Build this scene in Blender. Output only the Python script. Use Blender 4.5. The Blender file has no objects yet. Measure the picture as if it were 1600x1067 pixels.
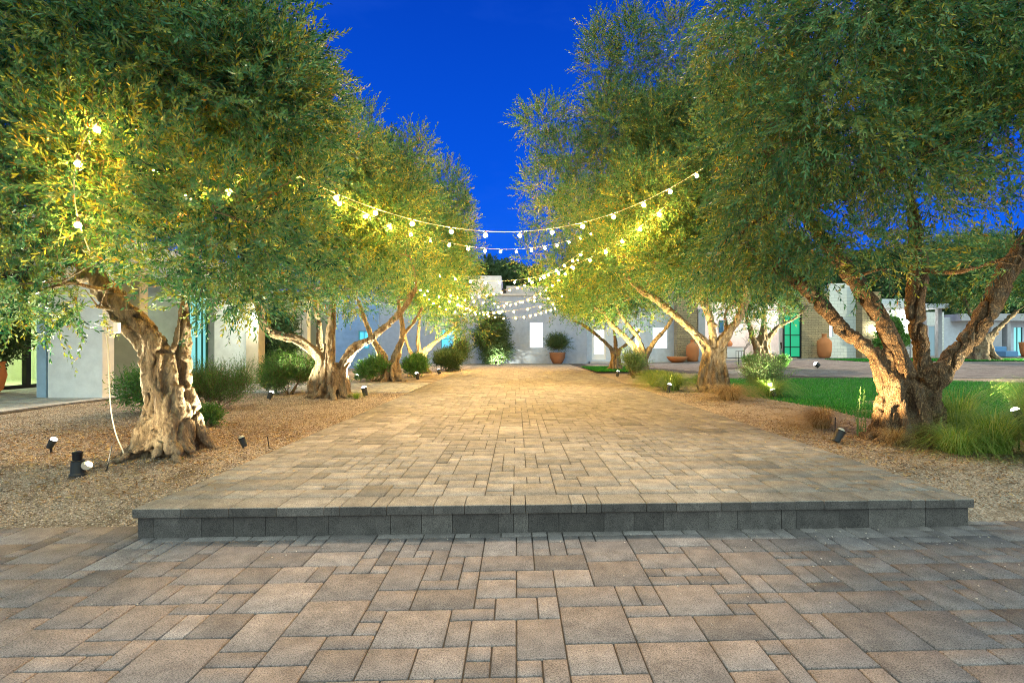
import bpy, math, random
import numpy as np
from mathutils import Vector, noise as mnoise

# ------------------------------------------------------------------ camera, sky, sun, exposure
scene = bpy.context.scene
COL = scene.collection
EYE = 1.22            # camera height over the lower paving
UP = 0.19             # height of the raised walkway
FPX = 800.0           # focal length in photo pixels (18 mm on 36 mm)

cam_d = bpy.data.cameras.new('camera'); cam = bpy.data.objects.new('camera', cam_d); COL.objects.link(cam)
cam_d.sensor_width = 36; cam_d.lens = 18
cam_d.shift_x = -7 / 1600; cam_d.shift_y = 8.5 / 1600
cam_d.clip_start = 0.05; cam_d.clip_end = 2000
cam.location = (0, 0, EYE); cam.rotation_euler = (math.pi / 2, 0, 0)
scene.camera = cam

scene.view_settings.view_transform = 'Standard'
scene.view_settings.look = 'None'
scene.view_settings.exposure = 1.05
scene.view_settings.gamma = 1.0
scene.view_settings.use_curve_mapping = False
scene.cycles.use_denoising = True
scene.cycles.denoising_prefilter = 'NONE'
scene.cycles.pixel_filter_type = 'BLACKMAN_HARRIS'
scene.cycles.filter_width = 1.0
scene.cycles.use_adaptive_sampling = False
scene.cycles.max_bounces = 5
scene.cycles.diffuse_bounces = 3
scene.cycles.glossy_bounces = 2
scene.cycles.transmission_bounces = 4
scene.cycles.transparent_max_bounces = 6
scene.cycles.caustics_reflective = False
scene.cycles.caustics_refractive = False
scene.cycles.sample_clamp_indirect = 4.0
scene.cycles.use_light_tree = True

world = bpy.data.worlds.new('World'); scene.world = world; world.use_nodes = True
wt = world.node_tree; wt.nodes.clear()
wo = wt.nodes.new('ShaderNodeOutputWorld'); bg = wt.nodes.new('ShaderNodeBackground')
tc = wt.nodes.new('ShaderNodeTexCoord'); sep = wt.nodes.new('ShaderNodeSeparateXYZ')
wt.links.new(tc.outputs['Generated'], sep.inputs[0])
# dusk sky: deep blue ahead, plus a pale fill glow added high behind the camera
ramp = wt.nodes.new('ShaderNodeValToRGB')
ramp.color_ramp.elements[0].position = 0.0; ramp.color_ramp.elements[0].color = (0.012, 0.16, 0.90, 1)
ramp.color_ramp.elements[1].position = 0.75; ramp.color_ramp.elements[1].color = (0.001, 0.03, 0.36, 1)
e = ramp.color_ramp.elements.new(0.28); e.color = (0.002, 0.098, 0.80, 1)
wt.links.new(sep.outputs['Z'], ramp.inputs[0])
fill_glow = wt.nodes.new('ShaderNodeMapRange')
fill_glow.inputs['From Min'].default_value = 0.35; fill_glow.inputs['From Max'].default_value = 1.0
fill_glow.interpolation_type = 'SMOOTHSTEP'
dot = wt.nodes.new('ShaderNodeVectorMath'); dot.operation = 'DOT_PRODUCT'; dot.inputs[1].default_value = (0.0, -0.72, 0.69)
wt.links.new(tc.outputs['Generated'], dot.inputs[0]); wt.links.new(dot.outputs['Value'], fill_glow.inputs['Value'])
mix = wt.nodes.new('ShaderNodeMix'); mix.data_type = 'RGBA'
wt.links.new(fill_glow.outputs[0], mix.inputs[0]); wt.links.new(ramp.outputs[0], mix.inputs[6])
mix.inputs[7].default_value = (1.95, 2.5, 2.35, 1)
# faint thin cloud wisps
wn = wt.nodes.new('ShaderNodeTexNoise'); wn.inputs['Scale'].default_value = 2.4; wn.inputs['Detail'].default_value = 6
wn.inputs['Roughness'].default_value = 0.55
wm = wt.nodes.new('ShaderNodeMapping'); wm.inputs['Scale'].default_value = (1, 1, 3.2)
wt.links.new(tc.outputs['Generated'], wm.inputs[0]); wt.links.new(wm.outputs[0], wn.inputs['Vector'])
wr = wt.nodes.new('ShaderNodeMapRange'); wr.inputs['From Min'].default_value = 0.55; wr.inputs['From Max'].default_value = 0.85
wr.inputs['To Max'].default_value = 0.30
wt.links.new(wn.outputs['Fac'], wr.inputs['Value'])
mix2 = wt.nodes.new('ShaderNodeMix'); mix2.data_type = 'RGBA'
wt.links.new(wr.outputs[0], mix2.inputs[0]); wt.links.new(mix.outputs[2], mix2.inputs[6])
mix2.inputs[7].default_value = (0.04, 0.17, 0.85, 1)
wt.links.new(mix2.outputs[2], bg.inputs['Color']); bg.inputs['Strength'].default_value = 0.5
wt.links.new(bg.outputs[0], wo.inputs[0])

# soft directional dusk glow from high ahead of the camera
sun_d = bpy.data.lights.new('sky_glow_sun', 'SUN'); sun = bpy.data.objects.new('sky_glow_sun', sun_d); COL.objects.link(sun)
sun_d.energy = 2.0; sun_d.angle = math.radians(9); sun_d.color = (1.0, 0.76, 0.52)
sun.rotation_euler = (math.radians(-33), math.radians(6), 0)

# ------------------------------------------------------------------ helpers
rng = np.random.default_rng(7); random.seed(7)

def at(px, py, Y):
    """photo pixel + distance -> point in the world"""
    return Vector(((px - 807) / FPX * Y, Y, EYE - (py - 542) / FPX * Y))

def sstep(x, a, b):
    t = np.clip((np.asarray(x, float) - a) / (b - a), 0, 1); return t * t * (3 - 2 * t)

def H(x, y):
    """height of the ground"""
    x = np.asarray(x, float); y = np.asarray(y, float)
    return -0.03 + np.clip((y - 3.42) / 1.1, 0, 1) * 0.20 + sstep(x, 5, 20) * sstep(y, 12, 28) * 0.36

def h(x, y): return float(H(x, y))

def tag(o, label=None, cat=None, group=None, kind=None):
    if label: o['label'] = label
    if cat: o['category'] = cat
    if group: o['group'] = group
    if kind: o['kind'] = kind
    return o

def empty(name, loc=(0, 0, 0), label=None, cat=None, group=None, rz=0):
    o = bpy.data.objects.new(name, None); COL.objects.link(o); o.location = loc; o.rotation_euler.z = rz
    o.empty_display_size = 0.1
    return tag(o, label, cat, group)

def link_mesh(name, me, mats, parent=None):
    for m in (mats if isinstance(mats, (list, tuple)) else [mats]): me.materials.append(m)
    o = bpy.data.objects.new(name, me); COL.objects.link(o)
    if parent is not None:
        o.parent = parent
        if parent.type == 'EMPTY' and parent.parent is None:
            me.transform(parent_inv(parent))
    return o

def parent_inv(p):
    from mathutils import Matrix
    return (Matrix.Translation(p.location) @ Matrix.Rotation(p.rotation_euler.z, 4, 'Z')).inverted()

def np_mesh(name, verts, faces, attrs=None, smooth=False, mat_index=None):
    """verts (n,3); faces (m,3|4) ndarray"""
    me = bpy.data.meshes.new(name)
    verts = np.asarray(verts, np.float32); faces = np.asarray(faces, np.int32)
    k = faces.shape[1]
    me.vertices.add(len(verts)); me.vertices.foreach_set('co', verts.ravel())
    me.loops.add(faces.size); me.loops.foreach_set('vertex_index', faces.ravel())
    me.polygons.add(len(faces)); me.polygons.foreach_set('loop_start', np.arange(0, faces.size, k, dtype=np.int32))
    try: me.polygons.foreach_set('loop_total', np.full(len(faces), k, np.int32))
    except Exception: pass
    if smooth: me.polygons.foreach_set('use_smooth', np.ones(len(faces), bool))
    if mat_index is not None: me.polygons.foreach_set('material_index', np.asarray(mat_index, np.int32))
    me.update(calc_edges=True)
    for n, v in (attrs or {}).items():
        a = me.attributes.new(n, 'FLOAT', 'FACE'); a.data.foreach_set('value', np.asarray(v, np.float32))
    return me

class MB:
    """collects shapes for one mesh"""
    def __init__(s): s.v = []; s.f = []; s.a = []
    def add(s, verts, faces, val=0.5):
        b = len(s.v); s.v += [tuple(v) for v in verts]
        for f in faces: s.f.append(tuple(i + b for i in f)); s.a.append(val)
    def box(s, x0, x1, y0, y1, z0, z1, val=0.5, bev=0.0):
        if bev <= 0:
            v = [(x, y, z) for z in (z0, z1) for y in (y0, y1) for x in (x0, x1)]
            s.add(v, [(0, 2, 3, 1), (4, 5, 7, 6), (0, 1, 5, 4), (1, 3, 7, 5), (3, 2, 6, 7), (2, 0, 4, 6)], val)
        else:
            b = bev
            def ring(z, i): return [(x0 + i, y0 + i, z), (x1 - i, y0 + i, z), (x1 - i, y1 - i, z), (x0 + i, y1 - i, z)]
            v = ring(z0, b) + ring(z0 + b, 0) + ring(z1 - b, 0) + ring(z1, b)
            f = [(3, 2, 1, 0), (12, 13, 14, 15)]
            for k in range(3):
                for i in range(4):
                    j = (i + 1) % 4; f.append((k * 4 + i, k * 4 + j, k * 4 + 4 + j, k * 4 + 4 + i))
            s.add(v, f, val)
    def tube(s, pts, rad, n=8, caps=True, val=0.5):
        pts = [Vector(p) for p in pts]
        if not hasattr(rad, '__len__'): rad = [rad] * len(pts)
        v = []; up = None
        for i, p in enumerate(pts):
            d = (pts[min(i + 1, len(pts) - 1)] - pts[max(i - 1, 0)])
            if d.length < 1e-9: d = Vector((0, 0, 1))
            d.normalize()
            if up is None: up = d.orthogonal().normalized()
            up = (up - d * up.dot(d)); up = up.normalized() if up.length > 1e-6 else d.orthogonal().normalized()
            w = d.cross(up)
            for k in range(n):
                a = 2 * math.pi * k / n
                v.append(p + (up * math.cos(a) + w * math.sin(a)) * rad[i])
        f = []
        for i in range(len(pts) - 1):
            for k in range(n):
                j = (k + 1) % n; f.append((i * n + k, i * n + j, i * n + n + j, i * n + n + k))
        if caps:
            f.append(tuple(reversed(range(n)))); f.append(tuple((len(pts) - 1) * n + k for k in range(n)))
        s.add(v, f, val)
    def lathe(s, cx, cy, prof, n=24, val=0.5):
        v = []
        for r, z in prof:
            for k in range(n):
                a = 2 * math.pi * k / n; v.append((cx + r * math.cos(a), cy + r * math.sin(a), z))
        f = []
        for i in range(len(prof) - 1):
            for k in range(n):
                j = (k + 1) % n; f.append((i * n + k, i * n + j, i * n + n + j, i * n + n + k))
        f.append(tuple(reversed(range(n)))); f.append(tuple((len(prof) - 1) * n + k for k in range(n)))
        s.add(v, f, val)
    def build(s, name, mats, parent=None, smooth=False):
        me = bpy.data.meshes.new(name); me.from_pydata(s.v, [], s.f)
        a = me.attributes.new('v', 'FLOAT', 'FACE'); a.data.foreach_set('value', np.asarray(s.a, np.float32))
        if smooth: me.polygons.foreach_set('use_smooth', np.ones(len(s.f), bool))
        me.update()
        return link_mesh(name, me, mats, parent)

# ------------------------------------------------------------------ materials
class NT:
    def __init__(s, name):
        s.m = bpy.data.materials.new(name); s.m.use_nodes = True; s.t = s.m.node_tree; s.t.nodes.clear()
        s.out = s.n('ShaderNodeOutputMaterial'); s.b = s.n('ShaderNodeBsdfPrincipled')
        s.l(s.b.outputs[0], s.out.inputs[0]); s.b.inputs['Roughness'].default_value = 0.85
        s.b.inputs['Specular IOR Level'].default_value = 0.3
        s.tc = s.n('ShaderNodeTexCoord')
    def n(s, t): return s.t.nodes.new(t)
    def l(s, a, b): s.t.links.new(a, b)
    def noise(s, scale, detail=4, rough=0.6, stretch=None, coord='Object'):
        n = s.n('ShaderNodeTexNoise'); n.inputs['Scale'].default_value = scale
        n.inputs['Detail'].default_value = detail; n.inputs['Roughness'].default_value = rough
        if stretch:
            m = s.n('ShaderNodeMapping'); m.inputs['Scale'].default_value = stretch
            s.l(s.tc.outputs[coord], m.inputs[0]); s.l(m.outputs[0], n.inputs['Vector'])
        else: s.l(s.tc.outputs[coord], n.inputs['Vector'])
        return n.outputs['Fac']
    def voro(s, scale, out='Distance', rnd=1.0):
        n = s.n('ShaderNodeTexVoronoi'); n.inputs['Scale'].default_value = scale
        n.inputs['Randomness'].default_value = rnd
        s.l(s.tc.outputs['Object'], n.inputs['Vector']); return n.outputs[out]
    def attr(s, name='v'):
        n = s.n('ShaderNodeAttribute'); n.attribute_name = name; return n.outputs['Fac']
    def ramp(s, fac, stops):
        r = s.n('ShaderNodeValToRGB'); cr = r.color_ramp
        while len(cr.elements) < len(stops): cr.elements.new(0.5)
        for e, (p, c) in zip(cr.elements, stops): e.position = p; e.color = (*c, 1)
        s.l(fac, r.inputs[0]); return r.outputs[0]
    def mixc(s, fac, a, b, mode='MIX'):
        m = s.n('ShaderNodeMix'); m.data_type = 'RGBA'; m.blend_type = mode
        for v, i in ((fac, 0), (a, 6), (b, 7)):
            if isinstance(v, (int, float)): m.inputs[i].default_value = v
            elif isinstance(v, tuple): m.inputs[i].default_value = (*v, 1)
            else: s.l(v, m.inputs[i])
        return m.outputs[2]
    def math(s, op, a, b=0.0):
        m = s.n('ShaderNodeMath'); m.operation = op
        for v, i in ((a, 0), (b, 1)):
            if isinstance(v, (int, float)): m.inputs[i].default_value = v
            else: s.l(v, m.inputs[i])
        return m.outputs[0]
    def bump(s, hgt, strength=0.5, dist=0.01):
        b = s.n('ShaderNodeBump'); b.inputs['Strength'].default_value = strength; b.inputs['Distance'].default_value = dist
        s.l(hgt, b.inputs['Height']); s.l(b.outputs[0], s.b.inputs['Normal'])
    def color(s, c):
        if isinstance(c, tuple): s.b.inputs['Base Color'].default_value = (*c, 1)
        else: s.l(c, s.b.inputs['Base Color'])
    def set(s, **k):
        for a, v in k.items(): s.b.inputs[a.replace('_', ' ')].default_value = v
        return s

def m_paver(name, tones, speck=1.0):
    t = NT(name)
    base = t.ramp(t.attr(), tones)
    mott = t.noise(9, 5, 0.65)
    c = t.mixc(1.0, base, t.ramp(mott, [(0.3, (0.66, 0.65, 0.64)), (0.7, (1.22, 1.2, 1.17))]), 'MULTIPLY')
    fine = t.noise(170, 3, 0.8)
    c = t.mixc(1.0, c, t.ramp(fine, [(0.34, (0.30, 0.29, 0.28)), (0.5, (1, 1, 1)), (0.68, (1.55, 1.52, 1.46))]), 'MULTIPLY')
    # dirt stains of their own shape
    st = t.noise(1.7, 6, 0.7)
    c = t.mixc(t.ramp(st, [(0.55, (0, 0, 0)), (0.75, (0.45, 0.45, 0.45))]), c, (0.07, 0.058, 0.045))
    t.color(c)
    hh = t.math('ADD', fine, t.math('MULTIPLY', mott, 0.9))
    t.bump(hh, 0.55, 0.004); t.set(Roughness=0.88)
    return t.m

PAV = m_paver('paver_stone', [(0.0, (0.135, 0.122, 0.112)), (0.3, (0.175, 0.158, 0.146)), (0.7, (0.203, 0.184, 0.17)), (1.0, (0.25, 0.228, 0.211))])
PAV_LIT = m_paver('paver_stone_lit', [(0.0, (0.15, 0.142, 0.118)), (0.3, (0.20, 0.188, 0.157)), (0.7, (0.235, 0.222, 0.188)), (1.0, (0.285, 0.27, 0.23))])  # same pavers, with the lamplight put into lighter, yellower tones
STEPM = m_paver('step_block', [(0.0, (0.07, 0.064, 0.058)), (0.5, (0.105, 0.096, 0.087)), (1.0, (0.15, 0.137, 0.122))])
t = NT('joint_sand'); t.color(t.ramp(t.noise(60), [(0.3, (0.014, 0.012, 0.01)), (0.7, (0.045, 0.037, 0.03))])); JOINT = t.m
PALE = m_paver('pale_paver', [(0.0, (0.30, 0.31, 0.30)), (0.5, (0.40, 0.41, 0.40)), (1.0, (0.50, 0.51, 0.50))])

t = NT('gravel_bed')
cell = t.voro(90, 'Color'); sp = t.n('ShaderNodeSeparateColor'); t.l(cell, sp.inputs[0])
gc = t.ramp(sp.outputs[0], [(0.0, (0.19, 0.145, 0.095)), (0.35, (0.30, 0.24, 0.165)), (0.7, (0.42, 0.34, 0.24)), (1.0, (0.56, 0.48, 0.37))])
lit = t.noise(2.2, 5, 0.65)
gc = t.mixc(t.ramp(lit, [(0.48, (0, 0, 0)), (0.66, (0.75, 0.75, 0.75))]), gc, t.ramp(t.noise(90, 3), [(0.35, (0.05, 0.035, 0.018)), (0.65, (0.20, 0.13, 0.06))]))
t.color(gc); hd = t.math('ADD', t.voro(90, 'Distance'), t.math('MULTIPLY', t.noise(140, 3), 0.8)); t.bump(hd, 0.9, 0.012); GRAVEL = t.m

t = NT('pebble'); t.color(t.ramp(t.attr(), [(0.0, (0.14, 0.10, 0.065)), (0.4, (0.30, 0.23, 0.155)), (0.75, (0.45, 0.36, 0.26)), (1.0, (0.66, 0.58, 0.47))])); PEB = t.m
t = NT('dry_leaf'); t.color(t.ramp(t.attr(), [(0.0, (0.10, 0.05, 0.02)), (0.5, (0.26, 0.15, 0.06)), (1.0, (0.42, 0.32, 0.14))])); DRY = t.m
t = NT('soil_far'); t.color(t.ramp(t.noise(0.6, 8), [(0.3, (0.05, 0.045, 0.03)), (0.7, (0.12, 0.10, 0.06))])); SOIL = t.m

t = NT('olive_bark')
n1 = t.noise(14, 7, 0.75, (1, 1, 0.28)); n2 = t.noise(75, 5, 0.75, (1, 1, 0.3)); n3 = t.noise(3.0, 3, 0.6)
c = t.ramp(n1, [(0.30, (0.05, 0.032, 0.018)), (0.46, (0.19, 0.135, 0.08)), (0.68, (0.42, 0.33, 0.21))])
c = t.mixc(1.0, c, t.ramp(n2, [(0.35, (0.5, 0.5, 0.5)), (0.65, (1.25, 1.22, 1.15))]), 'MULTIPLY')
c = t.mixc(t.ramp(n3, [(0.5, (0, 0, 0)), (0.7, (0.5, 0.5, 0.5))]), c, (0.20, 0.19, 0.14))
t.color(c); t.bump(t.math('ADD', n1, t.math('MULTIPLY', n2, 0.7)), 0.95, 0.022); t.set(Roughness=0.9); BARK = t.m
t = NT('rough_bark')
vo = t.n('ShaderNodeTexVoronoi'); vo.feature = 'DISTANCE_TO_EDGE'; vo.inputs['Scale'].default_value = 48
mp = t.n('ShaderNodeMapping'); mp.inputs['Scale'].default_value = (1, 1, 0.4); t.l(t.tc.outputs['Object'], mp.inputs[0])
wv = t.n('ShaderNodeTexNoise'); wv.inputs['Scale'].default_value = 9; t.l(mp.outputs[0], wv.inputs[0])
mxv = t.n('ShaderNodeMix'); mxv.data_type = 'VECTOR'; mxv.inputs[0].default_value = 0.22
t.l(mp.outputs[0], mxv.inputs[4]); t.l(wv.outputs['Color'], mxv.inputs[5]); t.l(mxv.outputs[1], vo.inputs['Vector'])
n2 = t.noise(55, 5, 0.75); n1 = t.noise(6, 5, 0.7)
c = t.ramp(vo.outputs['Distance'], [(0.0, (0.06, 0.036, 0.018)), (0.2, (0.18, 0.11, 0.055)), (0.6, (0.38, 0.25, 0.13))])
c = t.mixc(1.0, c, t.ramp(n2, [(0.3, (0.45, 0.45, 0.45)), (0.7, (1.35, 1.3, 1.2))]), 'MULTIPLY')
c = t.mixc(t.ramp(n1, [(0.5, (0, 0, 0)), (0.75, (0.6, 0.6, 0.6))]), c, (0.16, 0.155, 0.12))
t.color(c); t.bump(t.math('ADD', vo.outputs['Distance'], t.math('MULTIPLY', n2, 0.5)), 1.0, 0.02); BARK2 = t.m

def m_leaf(name, top, bottom, trans=0.35, rough=0.5):
    t = NT(name)
    ct = t.ramp(t.attr(), top)
    geo = t.n('ShaderNodeNewGeometry')
    c = t.mixc(geo.outputs['Backfacing'], ct, t.mixc(0.65, ct, bottom))
    t.color(c); t.set(Roughness=rough); t.b.inputs['Specular IOR Level'].default_value = 0.35
    tr = t.n('ShaderNodeBsdfTranslucent'); t.l(c, tr.inputs[0])
    ms = t.n('ShaderNodeMixShader'); ms.inputs[0].default_value = trans
    t.l(t.b.outputs[0], ms.inputs[1]); t.l(tr.outputs[0], ms.inputs[2]); t.l(ms.outputs[0], t.out.inputs[0])
    return t.m
OLIVE = m_leaf('olive_leaf', [(0.0, (0.003, 0.032, 0.020)), (0.28, (0.012, 0.115, 0.052)), (0.46, (0.060, 0.17, 0.026)), (0.70, (0.34, 0.29, 0.02)), (0.93, (0.46, 0.44, 0.06)), (1.0, (0.55, 0.22, 0.02))], (0.10, 0.25, 0.09), 0.3)
SHRUB = m_leaf('shrub_leaf', [(0.0, (0.02, 0.10, 0.012)), (0.5, (0.08, 0.27, 0.025)), (1.0, (0.20, 0.42, 0.06))], (0.12, 0.24, 0.08))
DARKL = m_leaf('dark_leaf', [(0.0, (0.015, 0.05, 0.015)), (1.0, (0.05, 0.12, 0.03))], (0.08, 0.14, 0.06))
STEM = m_leaf('weed_leaf', [(0.0, (0.08, 0.22, 0.04)), (1.0, (0.26, 0.42, 0.12))], (0.2, 0.3, 0.14))
GRN = m_leaf('green_blade', [(0.0, (0.07, 0.20, 0.015)), (0.5, (0.27, 0.45, 0.05)), (1.0, (0.65, 0.62, 0.16))], (0.10, 0.18, 0.04))
LAWN = m_leaf('lawn_blade', [(0.0, (0.004, 0.10, 0.008)), (0.6, (0.02, 0.25, 0.014)), (1.0, (0.09, 0.42, 0.03))], (0.02, 0.18, 0.02), 0.3)
TAN = m_leaf('dry_blade', [(0.0, (0.20, 0.10, 0.03)), (0.6, (0.40, 0.25, 0.09)), (1.0, (0.55, 0.42, 0.2))], (0.4, 0.3, 0.14))
t = NT('turf'); t.color(t.ramp(t.noise(30, 4), [(0.3, (0.006, 0.05, 0.008)), (0.7, (0.015, 0.12, 0.012))])); TURF = t.m

def plain(name, c, rough=0.7, metal=0.0, bump=None, emis=None):
    t = NT(name)
    if bump:
        n = t.noise(bump[0], 5, 0.65); t.bump(n, bump[1], 0.01)
        c2 = t.mixc(1.0, c, t.ramp(t.noise(bump[0] * 0.07 + 0.4, 6, 0.6), [(0.3, (0.86, 0.86, 0.86)), (0.7, (1.08, 1.08, 1.08))]), 'MULTIPLY'); t.color(c2)
    else: t.color(c)
    t.set(Roughness=rough, Metallic=metal)
    if emis:
        t.b.inputs['Emission Color'].default_value = (*emis[0], 1); t.b.inputs['Emission Strength'].default_value = emis[1]
    return t.m
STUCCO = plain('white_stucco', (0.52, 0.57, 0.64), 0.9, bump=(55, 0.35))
WHITE2 = plain('bright_white_stucco', (0.82, 0.84, 0.82), 0.9, bump=(55, 0.35))
GREYW = plain('grey_stucco', (0.40, 0.41, 0.43), 0.9, bump=(55, 0.35))
TANW = plain('tan_stucco', (0.52, 0.46, 0.34), 0.9, bump=(55, 0.35))
BLACK = plain('black_metal', (0.012, 0.013, 0.014), 0.45, 0.3)
BLK2 = plain('black_plastic', (0.03, 0.034, 0.034), 0.55, bump=(60, 0.2))
WHITEM = plain('white_paint', (0.75, 0.75, 0.74), 0.5)
CORD = plain('cream_cord', (0.62, 0.58, 0.44), 0.6)
WIRE = plain('string_wire', (0.62, 0.56, 0.42), 0.6)
TERRA = plain('terracotta', (0.50, 0.19, 0.065), 0.75, bump=(24, 0.4))
WOOD = plain('weathered_wood', (0.32, 0.22, 0.13), 0.8, bump=(30, 0.4))
ROOFM = plain('roof_membrane', (0.09, 0.085, 0.09), 0.9, bump=(20, 0.4))
ROCK = plain('grey_boulder', (0.20, 0.19, 0.175), 0.9, bump=(14, 0.8))
PLAST = plain('clear_lens', (0.45, 0.43, 0.33), 0.25)
FROND = plain('bulb_socket', (0.03, 0.03, 0.028), 0.5)
LITW = plain('lit_window_white', (0.7, 0.75, 0.75), 0.3, emis=((0.80, 0.92, 0.95), 0.85))
LITC = plain('lit_window_cyan', (0.1, 0.3, 0.4), 0.2, emis=((0.05, 0.42, 0.72), 0.75))
LITD = plain('dim_window', (0.1, 0.15, 0.17), 0.2, emis=((0.16, 0.26, 0.30), 0.5))
LITG = plain('lit_window_green', (0.02, 0.3, 0.15), 0.15, emis=((0.01, 0.30, 0.13), 0.45))
LITT = plain('lit_window_teal', (0.2, 0.4, 0.4), 0.15, emis=((0.18, 0.55, 0.58), 0.6))
LITY = plain('lit_room', (0.5, 0.6, 0.3), 0.8, emis=((0.45, 0.62, 0.22), 0.75))
GREENM = plain('green_frame', (0.01, 0.07, 0.04), 0.4)
BULB = plain('bulb_glass', (1, 0.8, 0.4), 0.3, emis=((1.0, 0.54, 0.09), 1000))
FARB = plain('far_bulb_glass', (1, 0.8, 0.4), 0.3, emis=((1.0, 0.54, 0.09), 480))
LAMPF = plain('lamp_face', (1, 1, 1), 0.3, emis=((1.0, 0.97, 0.85), 9))
SCONCE = plain('sconce_glass', (1, 1, 1), 0.3, emis=((1.0, 1.0, 0.95), 18))
CURT = plain('curtain', (0.30, 0.55, 0.55), 0.8)
SOFA = plain('sofa_blue', (0.12, 0.26, 0.45), 0.9)
t = NT('stacked_stone')
b = t.n('ShaderNodeTexBrick'); mp = t.n('ShaderNodeMapping'); mp.inputs['Rotation'].default_value = (math.pi / 2, 0, 0)
t.l(t.tc.outputs['Object'], mp.inputs[0]); t.l(mp.outputs[0], b.inputs[0])
b.inputs['Scale'].default_value = 1.0; b.inputs['Brick Width'].default_value = 0.42; b.inputs['Row Height'].default_value = 0.11
b.inputs['Mortar Size'].default_value = 0.008; b.inputs['Color1'].default_value = (0.44, 0.35, 0.20, 1); b.inputs['Color2'].default_value = (0.32, 0.26, 0.16, 1)
b.inputs['Mortar'].default_value = (0.14, 0.11, 0.07, 1)
ns = t.noise(14, 5, 0.7)
t.color(t.mixc(1.0, b.outputs['Color'], t.ramp(ns, [(0.3, (0.6, 0.6, 0.6)), (0.7, (1.25, 1.25, 1.2))]), 'MULTIPLY'))
t.bump(t.math('ADD', t.math('MULTIPLY', b.outputs['Fac'], -0.8), ns), 0.8, 0.04); STONE = t.m
t = NT('painted_brick')
b = t.n('ShaderNodeTexBrick'); mp = t.n('ShaderNodeMapping'); mp.inputs['Rotation'].default_value = (math.pi / 2, 0, 0)
t.l(t.tc.outputs['Object'], mp.inputs[0]); t.l(mp.outputs[0], b.inputs[0])
b.inputs['Scale'].default_value = 1.0; b.inputs['Brick Width'].default_value = 0.4; b.inputs['Row Height'].default_value = 0.2
b.inputs['Mortar Size'].default_value = 0.01; b.inputs['Color1'].default_value = (0.62, 0.66, 0.62, 1); b.inputs['Color2'].default_value = (0.54, 0.58, 0.55, 1)
b.inputs['Mortar'].default_value = (0.40, 0.43, 0.41, 1); t.color(b.outputs['Color']); t.bump(t.math('MULTIPLY', b.outputs['Fac'], -1.0), 0.4, 0.01); PBRICK = t.m
t = NT('window_glass'); t.color((0.9, 0.98, 0.95)); t.set(Roughness=0.02); t.b.inputs['Transmission Weight'].default_value = 0.0
tb = t.n('ShaderNodeBsdfTransparent'); tb.inputs[0].default_value = (0.85, 0.95, 0.9, 1)
gl = t.n('ShaderNodeBsdfGlossy'); gl.inputs['Roughness'].default_value = 0.03
ms = t.n('ShaderNodeMixShader'); ms.inputs[0].default_value = 0.12
t.l(tb.outputs[0], ms.inputs[1]); t.l(gl.outputs[0], ms.inputs[2]); t.l(ms.outputs[0], t.out.inputs[0]); GLASS = t.m

# ------------------------------------------------------------------ ground
def grid_sheet(name, xs, ys, zf, mat, kind='structure'):
    X, Y = np.meshgrid(xs, ys); Z = zf(X, Y)
    v = np.stack([X, Y, Z], -1).reshape(-1, 3); nx = len(xs); ny = len(ys)
    i = np.arange((ny - 1) * (nx - 1)); r = i // (nx - 1); c = i % (nx - 1); a = r * nx + c
    me = np_mesh(name, v, np.stack([a, a + 1, a + nx + 1, a + nx], 1), smooth=True)
    return tag(link_mesh(name, me, mat), kind=kind)

def undul(X, Y):
    """small unevenness of the planting beds, none under paving"""
    n = 0.010 * np.sin(X * 2.1 + 1.3 * np.sin(Y * 1.7)) + 0.008 * np.sin(Y * 3.3 + X * 1.1)
    bed = np.clip((X - 3.3) / 0.8, 0, 1) + np.clip((-2.65 - X) / 0.8, 0, 1)
    bed = bed * np.clip((Y - 4.2) / 1.0, 0, 1) * np.clip((11 - Y) / 1, 0, 1)
    return n * bed

def spaced(a, b, d): return np.linspace(a, b, int(round((b - a) / d)) + 1)
xs = np.unique(np.concatenate([-np.geomspace(20, 600, 14), spaced(-20, 20, 0.2), np.geomspace(20, 600, 14)]))
ys = np.unique(np.concatenate([-np.geomspace(2, 600, 14) , spaced(-2, 3, 0.5), spaced(3, 5, 0.1), spaced(5, 34, 0.25), np.geomspace(34, 800, 16)]))
grid_sheet('ground', xs, ys, lambda X, Y: H(X, Y) + undul(X, Y) - 0.002, GRAVEL)

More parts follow.
